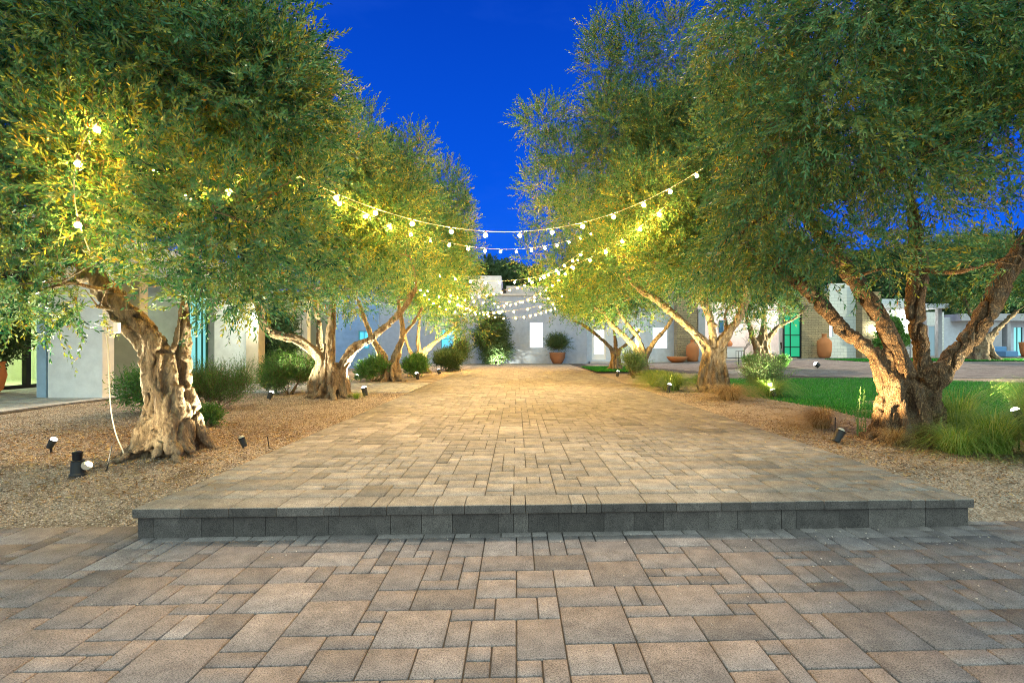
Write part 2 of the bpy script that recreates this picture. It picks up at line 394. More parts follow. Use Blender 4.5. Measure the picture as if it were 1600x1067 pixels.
SH = 0.04   # the paving is laid slightly askew to the view
SIZES = [((3, 3), 3.6), ((3, 2), 6), ((2, 3), 3), ((2, 2), 7), ((1, 2), 3.5), ((2, 1), 6), ((1, 1), 1.6)]
def pavers(name, x0, x1, y0, y1, z, thick=0.03, unit=0.1, gap=0.0065, bev=0.0045, inside=None, zfun=None, seed=1, joint=True, shear=SH, mat=None):
    R = random.Random(seed)
    nx = int(round((x1 - x0) / unit)); ny = int(round((y1 - y0) / unit)); occ = np.zeros((ny, nx), bool)
    rects = []
    names = [s for s, w in SIZES]; wts = [w for s, w in SIZES]
    for j in range(ny):
        for i in range(nx):
            if occ[j, i]: continue
            if inside is not None and not inside(x0 + (i + 0.5) * unit, y0 + (j + 0.5) * unit): occ[j, i] = True; continue
            order = []
            for _ in range(7):
                order.append(R.choices(names, wts)[0])
            order.append((1, 1))
            for (a, b) in order:
                if i + a <= nx and j + b <= ny and not occ[j:j + b, i:i + a].any():
                    occ[j:j + b, i:i + a] = True; rects.append((i, j, a, b)); break
    r = np.array(rects, float); g = gap / 2
    X0 = x0 + r[:, 0] * unit + g; X1 = x0 + (r[:, 0] + r[:, 2]) * unit - g
    Y0 = y0 + r[:, 1] * unit + g; Y1 = y0 + (r[:, 1] + r[:, 3]) * unit - g
    n = len(r); rr = np.random.default_rng(seed)
    top = z + rr.uniform(-0.0012, 0.0012, n); tone = np.clip(rr.normal(0.5, 0.24, n), 0, 1)
    V = np.zeros((n, 12, 3))
    tilt = rr.normal(0, 0.0006, (n, 4))
    for k, (ins, dz) in enumerate(((bev, 0), (0, -bev), (0, -thick))):
        for q, (xx, yy) in enumerate(((X0 + ins, Y0 + ins), (X1 - ins, Y0 + ins), (X1 - ins, Y1 - ins), (X0 + ins, Y1 - ins))):
            V[:, k * 4 + q, 0] = xx; V[:, k * 4 + q, 1] = yy; V[:, k * 4 + q, 2] = top + dz + (tilt[:, q] if k < 2 else 0)
    F = [(0, 1, 2, 3)]
    for k in range(2):
        for q in range(4):
            p = (q + 1) % 4; F.append((k * 4 + q, k * 4 + 4 + q, k * 4 + 4 + p, k * 4 + p))
    F = np.array(F); faces = (np.arange(n)[:, None, None] * 12 + F[None]).reshape(-1, 4)
    V = V.reshape(-1, 3); V[:, 1] += V[:, 0] * shear
    if zfun is not None: V[:, 2] += zfun(V[:, 0], V[:, 1])
    me = np_mesh(name, V, faces, {'v': np.repeat(tone, 9)})
    o = tag(link_mesh(name, me, mat or PAV), kind='structure')
    if joint:
        ny2 = max(2, int((y1 - y0) / 0.5)); nx2 = max(2, int((x1 - x0) / 0.5))
        def zf(X, Y): return np.full_like(X, z - 0.009) + (zfun(X, Y + X * shear) if zfun is not None else 0)
        s = grid_sheet(name + '_joints', np.linspace(x0 + 0.005, x1 - 0.005, nx2), np.linspace(y0 + 0.005, y1 - 0.005, ny2), zf, JOINT)
        vv = np.zeros(len(s.data.vertices) * 3, np.float32); s.data.vertices.foreach_get('co', vv); vv = vv.reshape(-1, 3)
        vv[:, 1] += vv[:, 0] * shear; s.data.vertices.foreach_set('co', vv.ravel()); s.data.update()
    return o

YF = 3.367   # y of the step front at x = 0
WX0, WX1 = -2.42, 3.08
pavers('lower_paving', -8.0, 8.0, 0.3, 3.6, 0.0, seed=3)
pavers('walkway', WX0 + 0.0, WX1, YF + 0.2, 31.9, UP, seed=5, zfun=None, mat=PAV_LIT)
# first course along the edge and the step face
R = random.Random(11)
top = MB(); cap = MB(); ris = MB()
x = WX0 - 0.02
while x < WX1:
    w = R.choice([0.1, 0.2, 0.3, 0.3]); x2 = min(x + w, WX1 + 0.02)
    if WX1 + 0.02 - x2 < 0.06: x2 = WX1 + 0.02
    cap.box(x + 0.002, x2 - 0.002, YF - 0.022 + R.uniform(-.002, .002), YF + 0.197, UP - 0.058, UP + R.uniform(-0.001, 0.001), R.uniform(0.2, 0.8), 0.004); x = x2
x = WX0
while x < WX1:
    w = R.choice([0.1, 0.2, 0.2, 0.3]); x2 = min(x + w, WX1)
    if WX1 - x2 < 0.06: x2 = WX1
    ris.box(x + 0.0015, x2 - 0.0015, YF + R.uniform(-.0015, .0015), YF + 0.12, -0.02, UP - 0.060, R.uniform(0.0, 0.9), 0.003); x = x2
# flanks of the raised walkway, block by block
for side, xe in ((-1, WX0), (1, WX1)):
    y = YF + 0.122
    while y < 6.2:
        L = R.choice([0.2, 0.3, 0.3]); a, b_ = (xe + 0.0, xe + 0.1) if side < 0 else (xe - 0.1, xe)
        sk = xe * 0
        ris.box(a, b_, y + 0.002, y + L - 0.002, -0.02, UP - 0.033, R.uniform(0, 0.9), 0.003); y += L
def shear_y(o, s=SH):
    for v in o.data.vertices: v.co.y += v.co.x * s
cp = cap.build('step_cap', [PAV_LIT, STEPM])
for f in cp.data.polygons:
    if abs(f.normal.y) > .8: f.material_index = 1  # shade on the cap fronts painted in with the darker block material
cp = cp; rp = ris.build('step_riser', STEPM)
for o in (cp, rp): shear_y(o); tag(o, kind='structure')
# body under the first stretch so nothing shows between blocks
bm_ = MB(); bm_.box(WX0 + 0.09, WX1 - 0.09, YF + 0.1, 4.8, -0.03, UP - 0.064); o = bm_.build('step_fill', JOINT); shear_y(o); tag(o, kind='structure')

# cross path on the left, drive and patio on the right, terrace on the far left
pavers('cross_path', -14.0, WX0 - 0.02, 11.7, 14.6, 0.196, unit=0.15, seed=8, shear=0, mat=PALE)
def hr(X, Y): return H(X, Y) - 0.17
pavers('driveway', WX1 + 0.1, 30.0, 20.0, 31.5, 0.19, unit=0.2, seed=9, zfun=hr, shear=0,
       inside=lambda x, y: (x > 4.0 if y > 27 else (x > 6.2 + (27 - y) * 0.25)) and not (abs(x - 10.6) < 1.5 and abs(y - 22.6) < 1.0) and not (x > 17 and y > 24.5 and y < 28.5))
pavers('driveway_near', 7.0, 34.0, 16.3, 20.0, 0.19, unit=0.2, seed=19, zfun=hr, shear=0, inside=lambda x, y: y > 20.3 - max(0, (x - 6.5)) * 0.7)
pavers('terrace', -17.0, -8.1, 7.0, 11.65, 0.20, unit=0.2, seed=10, shear=0, mat=PALE)
k_ = MB(); k_.box(-8.1, -8.04, 7.0, 11.65, 0.0, 0.197, 0.5, 0.004); tag(k_.build('terrace_edge', STEPM), kind='structure')
pavers('house_path', -16.0, -8.4, 14.6, 17.0, 0.196, unit=0.2, seed=12, shear=0, mat=PALE)

# ------------------------------------------------------------------ loose stones and litter
def scatter_pebbles(name, n, xr, yr, size, mat, flat=0.6, mask=None, seed=1):
    r = np.random.default_rng(seed)
    yy = yr[0] + (yr[1] - yr[0]) * r.random(n) ** 1.6
    xx = r.uniform(xr[0], xr[1], n)
    if mask is not None:
        k = mask(xx, yy); xx = xx[k]; yy = yy[k]
    n = len(xx); s = size * r.uniform(0.5, 1.5, n) * (0.85 + yy * 0.03)
    base = np.array([(1, 0, 0), (0, 1, 0), (-1, 0, 0), (0, -1, 0), (0, 0, 1), (0, 0, -1)], float)
    V = base[None] * s[:, None, None] * r.uniform(0.6, 1.2, (n, 6, 1)); V[:, :, 2] *= flat
    a = r.uniform(0, 6.28, n); c, sn = np.cos(a)[:, None], np.sin(a)[:, None]
    tl = r.normal(0, 0.4, (n, 1)); V[:, :, 2] += V[:, :, 0] * tl
    X = V[:, :, 0] * c - V[:, :, 1] * sn; Y = V[:, :, 0] * sn + V[:, :, 1] * c
    Z = V[:, :, 2] + (H(xx, yy) + undul(xx, yy))[:, None] + (s * flat * 0.4)[:, None]
    V = np.stack([X + xx[:, None], Y + yy[:, None], Z], -1).reshape(-1, 3)
    F = np.array([(0, 1, 4), (1, 2, 4), (2, 3, 4), (3, 0, 4), (1, 0, 5), (2, 1, 5), (3, 2, 5), (0, 3, 5)])
    faces = (np.arange(n)[:, None, None] * 6 + F[None]).reshape(-1, 3)
    me = np_mesh(name, V, faces, {'v': np.repeat(r.random(n), 8)})
    return tag(link_mesh(name, me, mat), kind='stuff')
def bed_left(x, y): return (x < WX0 - 0.03) & (y > np.where(x < WX0, 3.62 + x * 0.04, 0)) & (y + 0.0 < 11.6) & ((x > -8.0) | (y < 7))
def bed_right(x, y):
    return (x > WX1 + 0.03) & (y > 3.62 + x * SH) & (x < 3.9 + np.sin(y * 1.3) * 0.2 + (y < 6) * (6 - y) * 3)
scatter_pebbles('gravel', 95000, (-9.5, WX0), (3.4, 11.6), 0.0068, PEB, 0.7, bed_left, 21)
scatter_pebbles('gravel', 38000, (WX1, 9.5), (3.5, 12.0), 0.0066, PEB, 0.7, bed_right, 22)
# a few stones that strayed on to the paving
r_ = MB()
for k in range(130):
    a = random.uniform(-2.2, 4.5); b_ = random.uniform(2.2, 3.3) if k % 3 else random.uniform(3.0, 3.33)
    b_ = b_ + a * SH; s = random.uniform(0.0018, 0.004)
    if k % 2: a = random.uniform(0.5, 4.5)
    r_.box(a - s, a + s, b_ - s, b_ + s, 0.001, 0.001 + s * 1.3, random.uniform(0.8, 1.0), s * 0.3)
tag(r_.build('stray_grit', PEB), kind='stuff')

def leaf_litter(name, n, cx, cy, rx, ry, seed):
    r = np.random.default_rng(seed)
    xx = cx + r.normal(0, rx, n); yy = cy + r.normal(0, ry, n); k = ((xx > WX1 + 0.0) | (xx < WX0)) & (yy > 3.8); xx = xx[k]; yy = yy[k]; n = len(xx)
    a = r.uniform(0, 6.28, n); L = r.uniform(0.012, 0.03, n); w = L * 0.22
    d = np.stack([np.cos(a), np.sin(a), r.normal(0, 0.25, n)], -1); p = np.stack([-np.sin(a), np.cos(a), r.normal(0, 0.4, n)], -1)
    c = np.stack([xx, yy, H(xx, yy) + undul(xx, yy) + r.uniform(0.006, 0.02, n)], -1)
    V = np.stack([c - d * L[:, None], c + p * w[:, None], c + d * L[:, None], c - p * w[:, None]], 1).reshape(-1, 3)
    me = np_mesh(name, V, np.arange(n * 4).reshape(-1, 4), {'v': r.random(n)})
    return tag(link_mesh(name, me, DRY), kind='stuff')
leaf_litter('leaf_litter', 15000, -3.9, 5.5, 1.7, 1.1, 31)
leaf_litter('leaf_litter', 9000, 4.2, 5.6, 0.9, 0.9, 32)
leaf_litter('leaf_litter', 4000, 4.6, 9.5, 0.7, 2.0, 33)

def drop_leaves(name, n, seed):
    r = np.random.default_rng(seed); yy = YF + .3 + 14 * r.random(n) ** 1.5; e = np.abs(r.normal(0, .5, n)); xx = np.where(r.random(n) < .5, WX0 + e, WX1 - e)
    a = r.uniform(0, 6.28, n); L = r.uniform(0.012, 0.028, n); w = L * 0.22
    d = np.stack([np.cos(a), np.sin(a), r.normal(0, 0.12, n)], -1); p = np.stack([-np.sin(a), np.cos(a), r.normal(0, 0.2, n)], -1)
    c = np.stack([xx, yy, np.full(n, UP + .006)], -1)
    V = np.stack([c - d * L[:, None], c + p * w[:, None], c + d * L[:, None], c - p * w[:, None]], 1).reshape(-1, 3)
    return tag(link_mesh(name, np_mesh(name, V, np.arange(n * 4).reshape(-1, 4), {'v': r.random(n)}), DRY), kind='stuff')
drop_leaves('leaf_litter', 420, 34)

# ------------------------------------------------------------------ lawn
def lawn_mask(x, y):
    edge = 4.95 + 0.25 * np.sin(y * 0.9) + np.clip((7.6 - y), 0, 3) * 0.9
    return (x > edge) & (y > 6.3) & (y < 16.9 + 0 * x) & (y < 20.2 - np.clip(x - 6.5, 0, 9) * 0.7 + 0.0)
grid_sheet('lawn', spaced(5.2, 30, 0.4), spaced(6.6, 16.2, 0.4), lambda X, Y: H(X, Y) + 0.002 + np.where(lawn_mask(X - 0.1, Y), 0.004, -0.05), TURF)
def blades(name, xx, yy, hgt, wid, lean, mat, seed, parent=None, zoff=0.0):
    r = np.random.default_rng(seed); n = len(xx)
    a = r.uniform(0, 6.28, n); ln = np.abs(r.normal(0, lean, n)); H0 = hgt * r.uniform(0.6, 1.3, n)
    base = np.stack([xx, yy, H(xx, yy) + zoff], -1); side = np.stack([np.cos(a), np.sin(a), 0 * a], -1) * (wid * (0.7 + 0.6 * r.random(n)))[:, None]
    tip = base + np.stack([np.cos(a + 1.3) * ln * H0, np.sin(a + 1.3) * ln * H0, H0], -1)
    V = np.stack([base - side, base + side, tip], 1).reshape(-1, 3)
    me = np_mesh(name, V, np.arange(n * 3).reshape(-1, 3), {'v': r.random(n)})
    return link_mesh(name, me, mat, parent)
r = np.random.default_rng(41); n = 330000
yy = 6.3 + 10.5 * r.random(n) ** 1.4; xx = 4.2 + (24) * r.random(n) ** 1.25; k = lawn_mask(xx, yy) & (xx < yy * 1.05 + 0.5); xx = xx[k]; yy = yy[k]
tag(blades('grass', xx, yy, 0.045, 0.0045, 0.5, LAWN, 42), kind='stuff')
# small lawns farther back
for (x0, x1, y0, y1) in ((3.3, 5.6, 21.0, 26.0), (17, 30, 25.0, 28.4)):
    grid_sheet('lawn', spaced(x0, x1, 0.4), spaced(y0, y1, 0.4), lambda X, Y: H(X, Y) + 0.035, TURF)
    xx = r.uniform(x0, x1, 22000); yy = r.uniform(y0, y1, 22000)
    tag(blades('grass', xx, yy, 0.06, 0.012, 0.5, LAWN, 43, zoff=0.03), kind='stuff')

# ------------------------------------------------------------------ foliage
def norm(a): return a / np.maximum(np.linalg.norm(a, axis=-1, keepdims=True), 1e-9)
def sprigs(P, D, L, K, leaf, width, r, droop=0.15, spread=0.75, twig=0.0012, curve=0.25):
    """twigs with pairs of leaves; returns leaf verts/faces/values and twig verts/faces"""
    n = len(P); side0 = norm(np.cross(D, r.normal(size=(n, 3)))); side1 = np.cross(D, side0)
    bend = side0 * r.normal(0, curve, (n, 1)) + np.array([0, 0, -1.0]) * droop
    tt = (np.arange(K) + 0.6) / K
    C = P[:, None] + D[:, None] * (L[:, None] * tt)[..., None] + bend[:, None] * (L[:, None] * tt ** 2)[..., None]
    ax = norm(D[:, None] + bend[:, None] * (2 * tt)[None, :, None])
    ph = (np.arange(K) * 1.5708 * 1.03)[None] + r.uniform(0, 6.28, (n, 1)) + (np.arange(K) % 2)[None] * 3.14159 + r.normal(0, 0.3, (n, K))
    rad = side0[:, None] * np.cos(ph)[..., None] + side1[:, None] * np.sin(ph)[..., None]
    sp = spread * (1.1 - 0.5 * tt)[None, :, None] * r.uniform(0.7, 1.3, (n, K, 1))
    ld = norm(ax + rad * sp * 1.3)
    ll = leaf * r.uniform(0.7, 1.25, (n, K, 1)) * (1.0 - 0.35 * tt ** 3)[None, :, None]
    wv = norm(np.cross(ld, rad + 0.6 * r.normal(size=(n, K, 3)))) * width * 0.5 * r.uniform(0.8, 1.2, (n, K, 1))
    a = C; m = C + ld * ll * 0.45; tip = C + ld * ll
    V = np.stack([a, m + wv, tip, m - wv], 2).reshape(-1, 3)
    val = np.clip(np.repeat(r.normal(0.43, 0.20, n), K) + r.normal(0, 0.10, n * K), 0, .93)
    yel = r.random(n * K) < 0.01; val[yel] = 1.0
    F = np.arange(n * K * 4).reshape(-1, 4)
    # twig: flat-sided thin blade pair
    E = P + D * L[:, None] + bend * L[:, None]; M = P + D * (L * 0.5)[:, None] + bend * (L * 0.25)[:, None]
    tv = []; tf = []
    for s in (side0, side1):
        w = s * twig * 1.5
        tv.append(np.stack([P - w, P + w, M + w * .7, M - w * .7, E + w * .25, E - w * .25], 1))
    tv = np.stack(tv, 1).reshape(-1, 3)
    q = np.array([(0, 1, 2, 3), (3, 2, 4, 5)]); tf = (np.arange(n * 2)[:, None, None] * 6 + q[None]).reshape(-1, 4)
    return V, F, val, tv, tf

def crown_mesh(name, blobs, n_sprigs, K, leaf, width, seed, L=(0.22, 0.5), droop=0.15, up=0.45, shell=0.5, mats=(OLIVE, BARK), parent=None, inner=0.5, dirfun=None, twig=0.0012, spread=0.75, clear=()):
    """blobs: (center, (rx,ry,rz)[, weight])"""
    r = np.random.default_rng(seed)
    w = np.array([(b[1][0] * b[1][1] + b[1][1] * b[1][2] + b[1][0] * b[1][2]) * (b[2] if len(b) > 2 else 1) for b in blobs]); w /= w.sum()
    idx = r.choice(len(blobs), n_sprigs, p=w)
    C = np.array([tuple(b[0]) for b in blobs])[idx]; Rr = np.array([b[1] for b in blobs])[idx]
    u = norm(r.normal(size=(n_sprigs, 3)))
    rad = inner + (1 - inner) * r.random((n_sprigs, 1)) ** shell
    P = C + u * Rr * rad * r.uniform(0.9, 1.05, (n_sprigs, 1))
    D = u * 0.9 + np.array([0, 0, up]) + r.normal(0, 0.38, (n_sprigs, 3))
    if dirfun is not None: D = dirfun(P, D, r)
    D = norm(D); LL = r.uniform(L[0], L[1], n_sprigs)
    keep = np.ones(len(P), bool)
    for (a, b, rad_) in clear:
        a = np.array(tuple(a)); b = np.array(tuple(b)); ab = b - a
        for Q in (P, P + D * LL[:, None] * .6, P + D * LL[:, None]):
            tq = np.clip(((Q - a) @ ab) / (ab @ ab), 0, 1); keep &= np.linalg.norm(Q - a - tq[:, None] * ab, axis=1) > rad_
    P, D, LL = P[keep], D[keep], LL[keep]
    V, F, val, tv, tf = sprigs(P, D, LL, K, leaf, width, r, droop, spread, twig)
    VV = np.concatenate([V, tv]); FF = np.concatenate([F, tf + len(V)])
    me = np_mesh(name, VV, FF, {'v': np.concatenate([val, np.full(len(tf), 0.5)])}, mat_index=np.concatenate([np.zeros(len(F)), np.ones(len(tf))]))
    return link_mesh(name, me, list(mats), parent)

def auto_blobs(c, R, n, br, seed, zmin=None):
    r = random.Random(seed); out = []
    while len(out) < n:
        u = Vector((r.gauss(0, 1), r.gauss(0, 1), r.gauss(0, 1))).normalized() * (r.random() ** 0.45)
        p = Vector((c[0] + u.x * (R[0] - br * .8), c[1] + u.y * (R[1] - br * .8), c[2] + u.z * (R[2] - br * .8)))
        if zmin is not None and p.z - br * 0.8 < zmin: continue
        k = br * r.uniform(0.6, 1.25)
        out.append((p, (k * r.uniform(.85, 1.2), k * r.uniform(.85, 1.2), k * r.uniform(.75, 1.1)))); 
    return out

# ------------------------------------------------------------------ trunks
def vnoise(P, scale, seed=0):
    """cheap smooth 3-D value noise, numpy"""
    Q = P * scale + seed * 17.3; i = np.floor(Q).astype(np.int64); f = Q - i; f = f * f * (3 - 2 * f)
    def hsh(a): 
        n = (a[:, 0] * 73856093) ^ (a[:, 1] * 19349663) ^ (a[:, 2] * 83492791); n = (n ^ (n >> 13)) * 1274126177
        return ((n & 0xffff) / 65535.0)
    out = 0
    for dx in (0, 1):
        for dy in (0, 1):
            for dz in (0, 1):
                wgt = (f[:, 0] if dx else 1 - f[:, 0]) * (f[:, 1] if dy else 1 - f[:, 1]) * (f[:, 2] if dz else 1 - f[:, 2])
                out = out + wgt * hsh(i + np.array([dx, dy, dz]))
    return out * 2 - 1

def catmull(pts, rad, n):
    P = [Vector(p) for p in pts]; out = []; ro = []
    P = [P[0] * 2 - P[1]] + P + [P[-1] * 2 - P[-2]]; rr = [rad[0]] + list(rad) + [rad[-1]]
    for i in range(1, len(P) - 2):
        for k in range(n):
            t = k / n; a, b, c, d = P[i - 1], P[i], P[i + 1], P[i + 2]
            out.append(0.5 * ((2 * b) + (c - a) * t + (2 * a - 5 * b + 4 * c - d) * t * t + (3 * b - a - 3 * c + d) * t ** 3)); ro.append(rr[i] * (1 - t) + rr[i + 1] * t)
    out.append(P[-2]); ro.append(rr[-2]); return out, ro

def make_trunk(name, limbs, base, flare, seed, voxel, mat, parent, toes=9, strands=6, strand_end=0.75, amp=0.02, hollow=None, sk=1.0, twist=1.1, knots=0):
    """limbs: list of [(point, radius), ...] from the ground up; strands run up each limb like old olive wood"""
    R = random.Random(seed); mb = MB(); tips = []
    for lb in limbs:
        P, rr = catmull([p for p, _ in lb], [q for _, q in lb], 6)
        mb.tube(P, [q * (0.70 if i < len(P) * strand_end else 0.7 + 0.3 * (i / len(P) - strand_end) / (1 - strand_end)) for i, q in enumerate(rr)], 12)
        tips.append((P, rr)); a0 = R.uniform(0, 6.28)
        for s in range(strands):
            a = a0 + 2 * math.pi * s / strands + R.uniform(-.25, .25); m = int(len(P) * R.uniform(strand_end * .7, strand_end * 1.15)); m = min(max(m, 4), len(P))
            pts = []; rd = []; tw = twist * R.uniform(0.4, 1.5); fr = R.uniform(0.26, 0.42) * sk
            ph = R.uniform(0, 6.28); wf = R.uniform(2.0, 4.5)
            for i in range(m):
                d = (P[min(i + 1, len(P) - 1)] - P[max(i - 1, 0)]).normalized(); u = Vector((1, 0, 0)); u = (u - d * u.dot(d)).normalized(); w = d.cross(u)
                t = i / max(1, m - 1); an = a + tw * t + 0.45 * math.sin(ph + t * 6 * wf * 0.5) * 0.5
                off = rr[i] * (0.78 + 0.07 * math.sin(ph * 2 + t * 9)) * (1 - 0.35 * max(0, t - 0.7) / 0.3)
                pts.append(P[i] + (u * math.cos(an) + w * math.sin(an)) * off); rd.append(max(0.006, rr[i] * fr * (1 - 0.55 * max(0, t - 0.6) / 0.4) * (1 + 0.22 * math.sin(ph + t * 14))))
            mb.tube(pts, rd, 8)
    bx, by, bz = base
    for k in range(toes):
        a = 2 * math.pi * k / toes + R.uniform(-.25, .25); R0 = flare * R.uniform(0.38, 0.5); R1 = flare * R.uniform(0.9, 1.3)
        hh = flare * R.uniform(0.9, 1.7); c, s = math.cos(a), math.sin(a); wob = R.uniform(-.25, .25)
        pts = [(bx + c * R0 * .75, by + s * R0 * .75, bz + hh), (bx + c * R0, by + s * R0, bz + hh * .6), (bx + math.cos(a + wob * .5) * (R0 * 1.25), by + math.sin(a + wob * .5) * R0 * 1.25, bz + hh * .28),
               (bx + math.cos(a + wob) * R1 * .78, by + math.sin(a + wob) * R1 * .78, bz + flare * .10), (bx + math.cos(a + wob) * R1 * 1.15, by + math.sin(a + wob) * R1 * 1.15, bz - flare * .12)]
        q = flare * R.uniform(0.12, 0.2)
        P, rr = catmull(pts, [q * .6, q, q * 1.0, q * .8, q * .35], 4); mb.tube(P, rr, 8)
    for k in range(knots):
        lb = R.choice(tips); i = R.randrange(int(len(lb[0]) * .15), int(len(lb[0]) * .8)); p = lb[0][i]; a = R.uniform(0, 6.28)
        q = lb[1][i]; c = p + Vector((math.cos(a), math.sin(a), R.uniform(-.3, .3))) * q * .8
        mb.tube([c - Vector((0, 0, q * .4)), c - Vector((0, 0, q * .2)), c, c + Vector((0, 0, q * .2)), c + Vector((0, 0, q * .4))], [q * .1, q * .38, q * .45, q * .36, q * .1], 8)
    me = bpy.data.meshes.new('t'); me.from_pydata(mb.v, [], mb.f); o = bpy.data.objects.new('t', me); COL.objects.link(o)
    m = o.modifiers.new('r', 'REMESH'); m.mode = 'VOXEL'; m.voxel_size = voxel
    m2 = o.modifiers.new('s', 'SMOOTH'); m2.factor = 0.5; m2.iterations = 1
    dg = bpy.context.evaluated_depsgraph_get(); dg.update(); me2 = bpy.data.meshes.new_from_object(o.evaluated_get(dg))
    bpy.data.objects.remove(o); bpy.data.meshes.remove(me)
    n = len(me2.vertices); co = np.zeros(n * 3, np.float32); me2.vertices.foreach_get('co', co); co = co.reshape(-1, 3).astype(float)
    no = np.zeros(n * 3, np.float32); me2.vertices.foreach_get('normal', no); no = no.reshape(-1, 3)
    Q = co * np.array([1, 1, 0.45])
    d = amp * (vnoise(Q, 9, seed) * 0.9 + vnoise(Q, 22, seed + 1) * 0.5 + vnoise(co, 45, seed + 2) * 0.22)
    # folds: dark creases where the wood grew together
    rd = np.abs(vnoise(Q, 7, seed + 5)); d -= amp * 1.9 * np.clip(0.13 - rd, 0, 1) / 0.13
    rd = np.abs(vnoise(Q, 15, seed + 6)); d -= amp * 0.7 * np.clip(0.16 - rd, 0, 1) / 0.16
    if hollow:
        for hc, hr_, dep in hollow:
            dd = np.linalg.norm((co - np.array(tuple(hc))) / np.array(hr_), axis=1); d -= dep * np.clip(1.15 - dd, 0, 1)
    co += no * d[:, None]
    me2.vertices.foreach_set('co', co.astype(np.float32).ravel()); me2.polygons.foreach_set('use_smooth', np.ones(len(me2.polygons), bool)); me2.update()
    me2.name = name; me2.materials.clear()
    return link_mesh(name, me2, mat, parent), tips

def branches(name, tips, blobs, seed, mat, parent, r0=0.035, twigs=3):
    """boughs from the limbs out to every clump of the crown"""
    R = random.Random(seed); mb = MB()
    cand = []
    for P, rr in tips:
        for i in range(int(len(P) * 0.6), len(P)): cand.append((P[i], rr[i]))
    ends = []
    for b in sorted(blobs, key=lambda b: min((Vector(b[0]) - c[0]).length for c in cand)):
        c = Vector(b[0]); q, qr = min(cand + ends, key=lambda k: (k[0] - c).length + (0 if k[1] > 0.02 else 0.3))
        d = c - q; L = d.length
        if L < 0.05: continue
        rs = min(qr * 0.8, r0 * (0.6 + L * 0.35)); side = Vector((R.gauss(0, 1), R.gauss(0, 1), R.gauss(0, .5))) * L * 0.09
        pts = [q, q + d * .3 + side - Vector((0, 0, L * .03)), q + d * .65 + side * .8, c]
        P, rr = catmull(pts, [rs, rs * .75, rs * .55, rs * .3], 5); mb.tube(P, rr, 6)
        for i in (len(P) // 2, len(P) - 1): ends.append((P[i], rr[i]))
        for k in range(twigs):
            u = Vector((R.gauss(0, 1), R.gauss(0, 1), R.gauss(0.2, .8))).normalized(); i = R.randrange(len(P) // 2, len(P)); e = P[i] + Vector((u.x * b[1][0], u.y * b[1][1], u.z * b[1][2])) * .95
            md = (P[i] + e) / 2 + Vector((R.gauss(0, .05), R.gauss(0, .05), R.gauss(0, .05))); mb.tube([P[i], md, e], [rs * .3, rs * .2, rs * .07], 4, caps=False)
    return mb.build(name, mat, parent, smooth=True)

def LB(Y, *pts):
    """limb from (px, py, r[, dY]) tuples"""
    return [(at(p[0], p[1], Y + (p[3] if len(p) > 3 else 0)), p[2]) for p in pts]

def tree(label, limbs, base, flare, blobs, seed, voxel, n_sprigs, K, leaf, width, mat=None, crown_kw=None, group='olive trees lining the walkway', **kw):
    mat = mat or BARK
    root = empty('olive_tree', (base[0], base[1], base[2]), label, 'tree', group)
    tr, tips = make_trunk('trunk', limbs, base, flare, seed, voxel, mat, root, **kw)
    branches('branch', tips, blobs, seed + 1, mat, root, twigs=5)
    crown_mesh('crown', blobs, n_sprigs, K, leaf, width, seed + 2, parent=root, **(crown_kw or {}))
    return root

def base_of(px, Y): x = (px - 807) / FPX * Y; return (x, Y, h(x, Y))

# --- left row
Y = 5.05; B = base_of(266, Y)
limbs = [LB(Y, (262, 725, .24), (258, 680, .20), (256, 640, .175), (252, 600, .165), (246, 560, .15), (230, 524, .14), (205, 493, .135), (172, 458, .125), (145, 428, .11), (120, 395, .085, .05), (100, 340, .05, .1)),
         LB(Y + .12, (285, 718, .18), (280, 670, .155), (274, 620, .13), (282, 560, .09), (287, 510, .085), (290, 470, .075), (300, 420, .06), (315, 350, .04))]
bl = auto_blobs((-3.7, 5.1, 3.75), (1.85, 1.75, 2.2), 44, 0.62, 101, 1.55)
bl += [(at(60, 330, 4.3), (.7, .6, .6)), (at(150, 250, 3.9), (.6, .5, .6)), (at(330, 330, 4.1), (.6, .5, .55)), (at(420, 400, 4.7), (.55, .5, .45)), (at(80, 440, 4.4), (.55, .5, .35)),
       (at(350, 440, 4.5), (.5, .45, .3)), (at(250, 380, 4.2), (.5, .4, .4)), (at(440, 300, 4.8), (.5, .5, .6)), (at(400, 120, 4.8), (.5, .5, .6)), (at(200, 80, 4.2), (.7, .6, .7)),
       (at(-60, 420, 4.4), (.6, .5, .4)), (at(10, 480, 4.6), (.5, .4, .18)), (at(-40, 180, 4.2), (.7, .6, .7)), (at(310, 20, 4.6), (.7, .6, .7)), (at(90, 20, 4.2), (.8, .6, .7)), (at(150, 480, 4.7), (.4, .3, .15)),
       (at(380, 470, 4.9), (.35, .35, .15))]
tree('nearest olive tree on the left, thick twisted hollow trunk leaning left', limbs, B, .42, bl, 11, .012, 15500, 22, .062, .0155,
     crown_kw=dict(L=(.2, .42), inner=.35, clear=[(at(250, 570, q), at(135, 440, q), .17 * q / 4.5) for q in (3.3, 3.7, 4.1, 4.5, 4.8)] + [(at(470, 285, q), at(560, 335, q), .15) for q in (5.0, 5.5, 6.0, 6.5)] + [(at(440, 272, 6), at(440, 272, 6.6), .1)]), toes=14, strands=6, amp=.026, knots=9, sk=1.0,
     hollow=[(at(234, 560, 4.86), (.05, .09, .09), .07), (at(222, 660, 4.8), (.05, .1, .17), .06), (at(240, 590, 4.85), (.035, .1, .10), .05), (at(272, 640, 4.8), (.03, .1, .12), .05)])
Y = 10.6; B = base_of(517, Y)
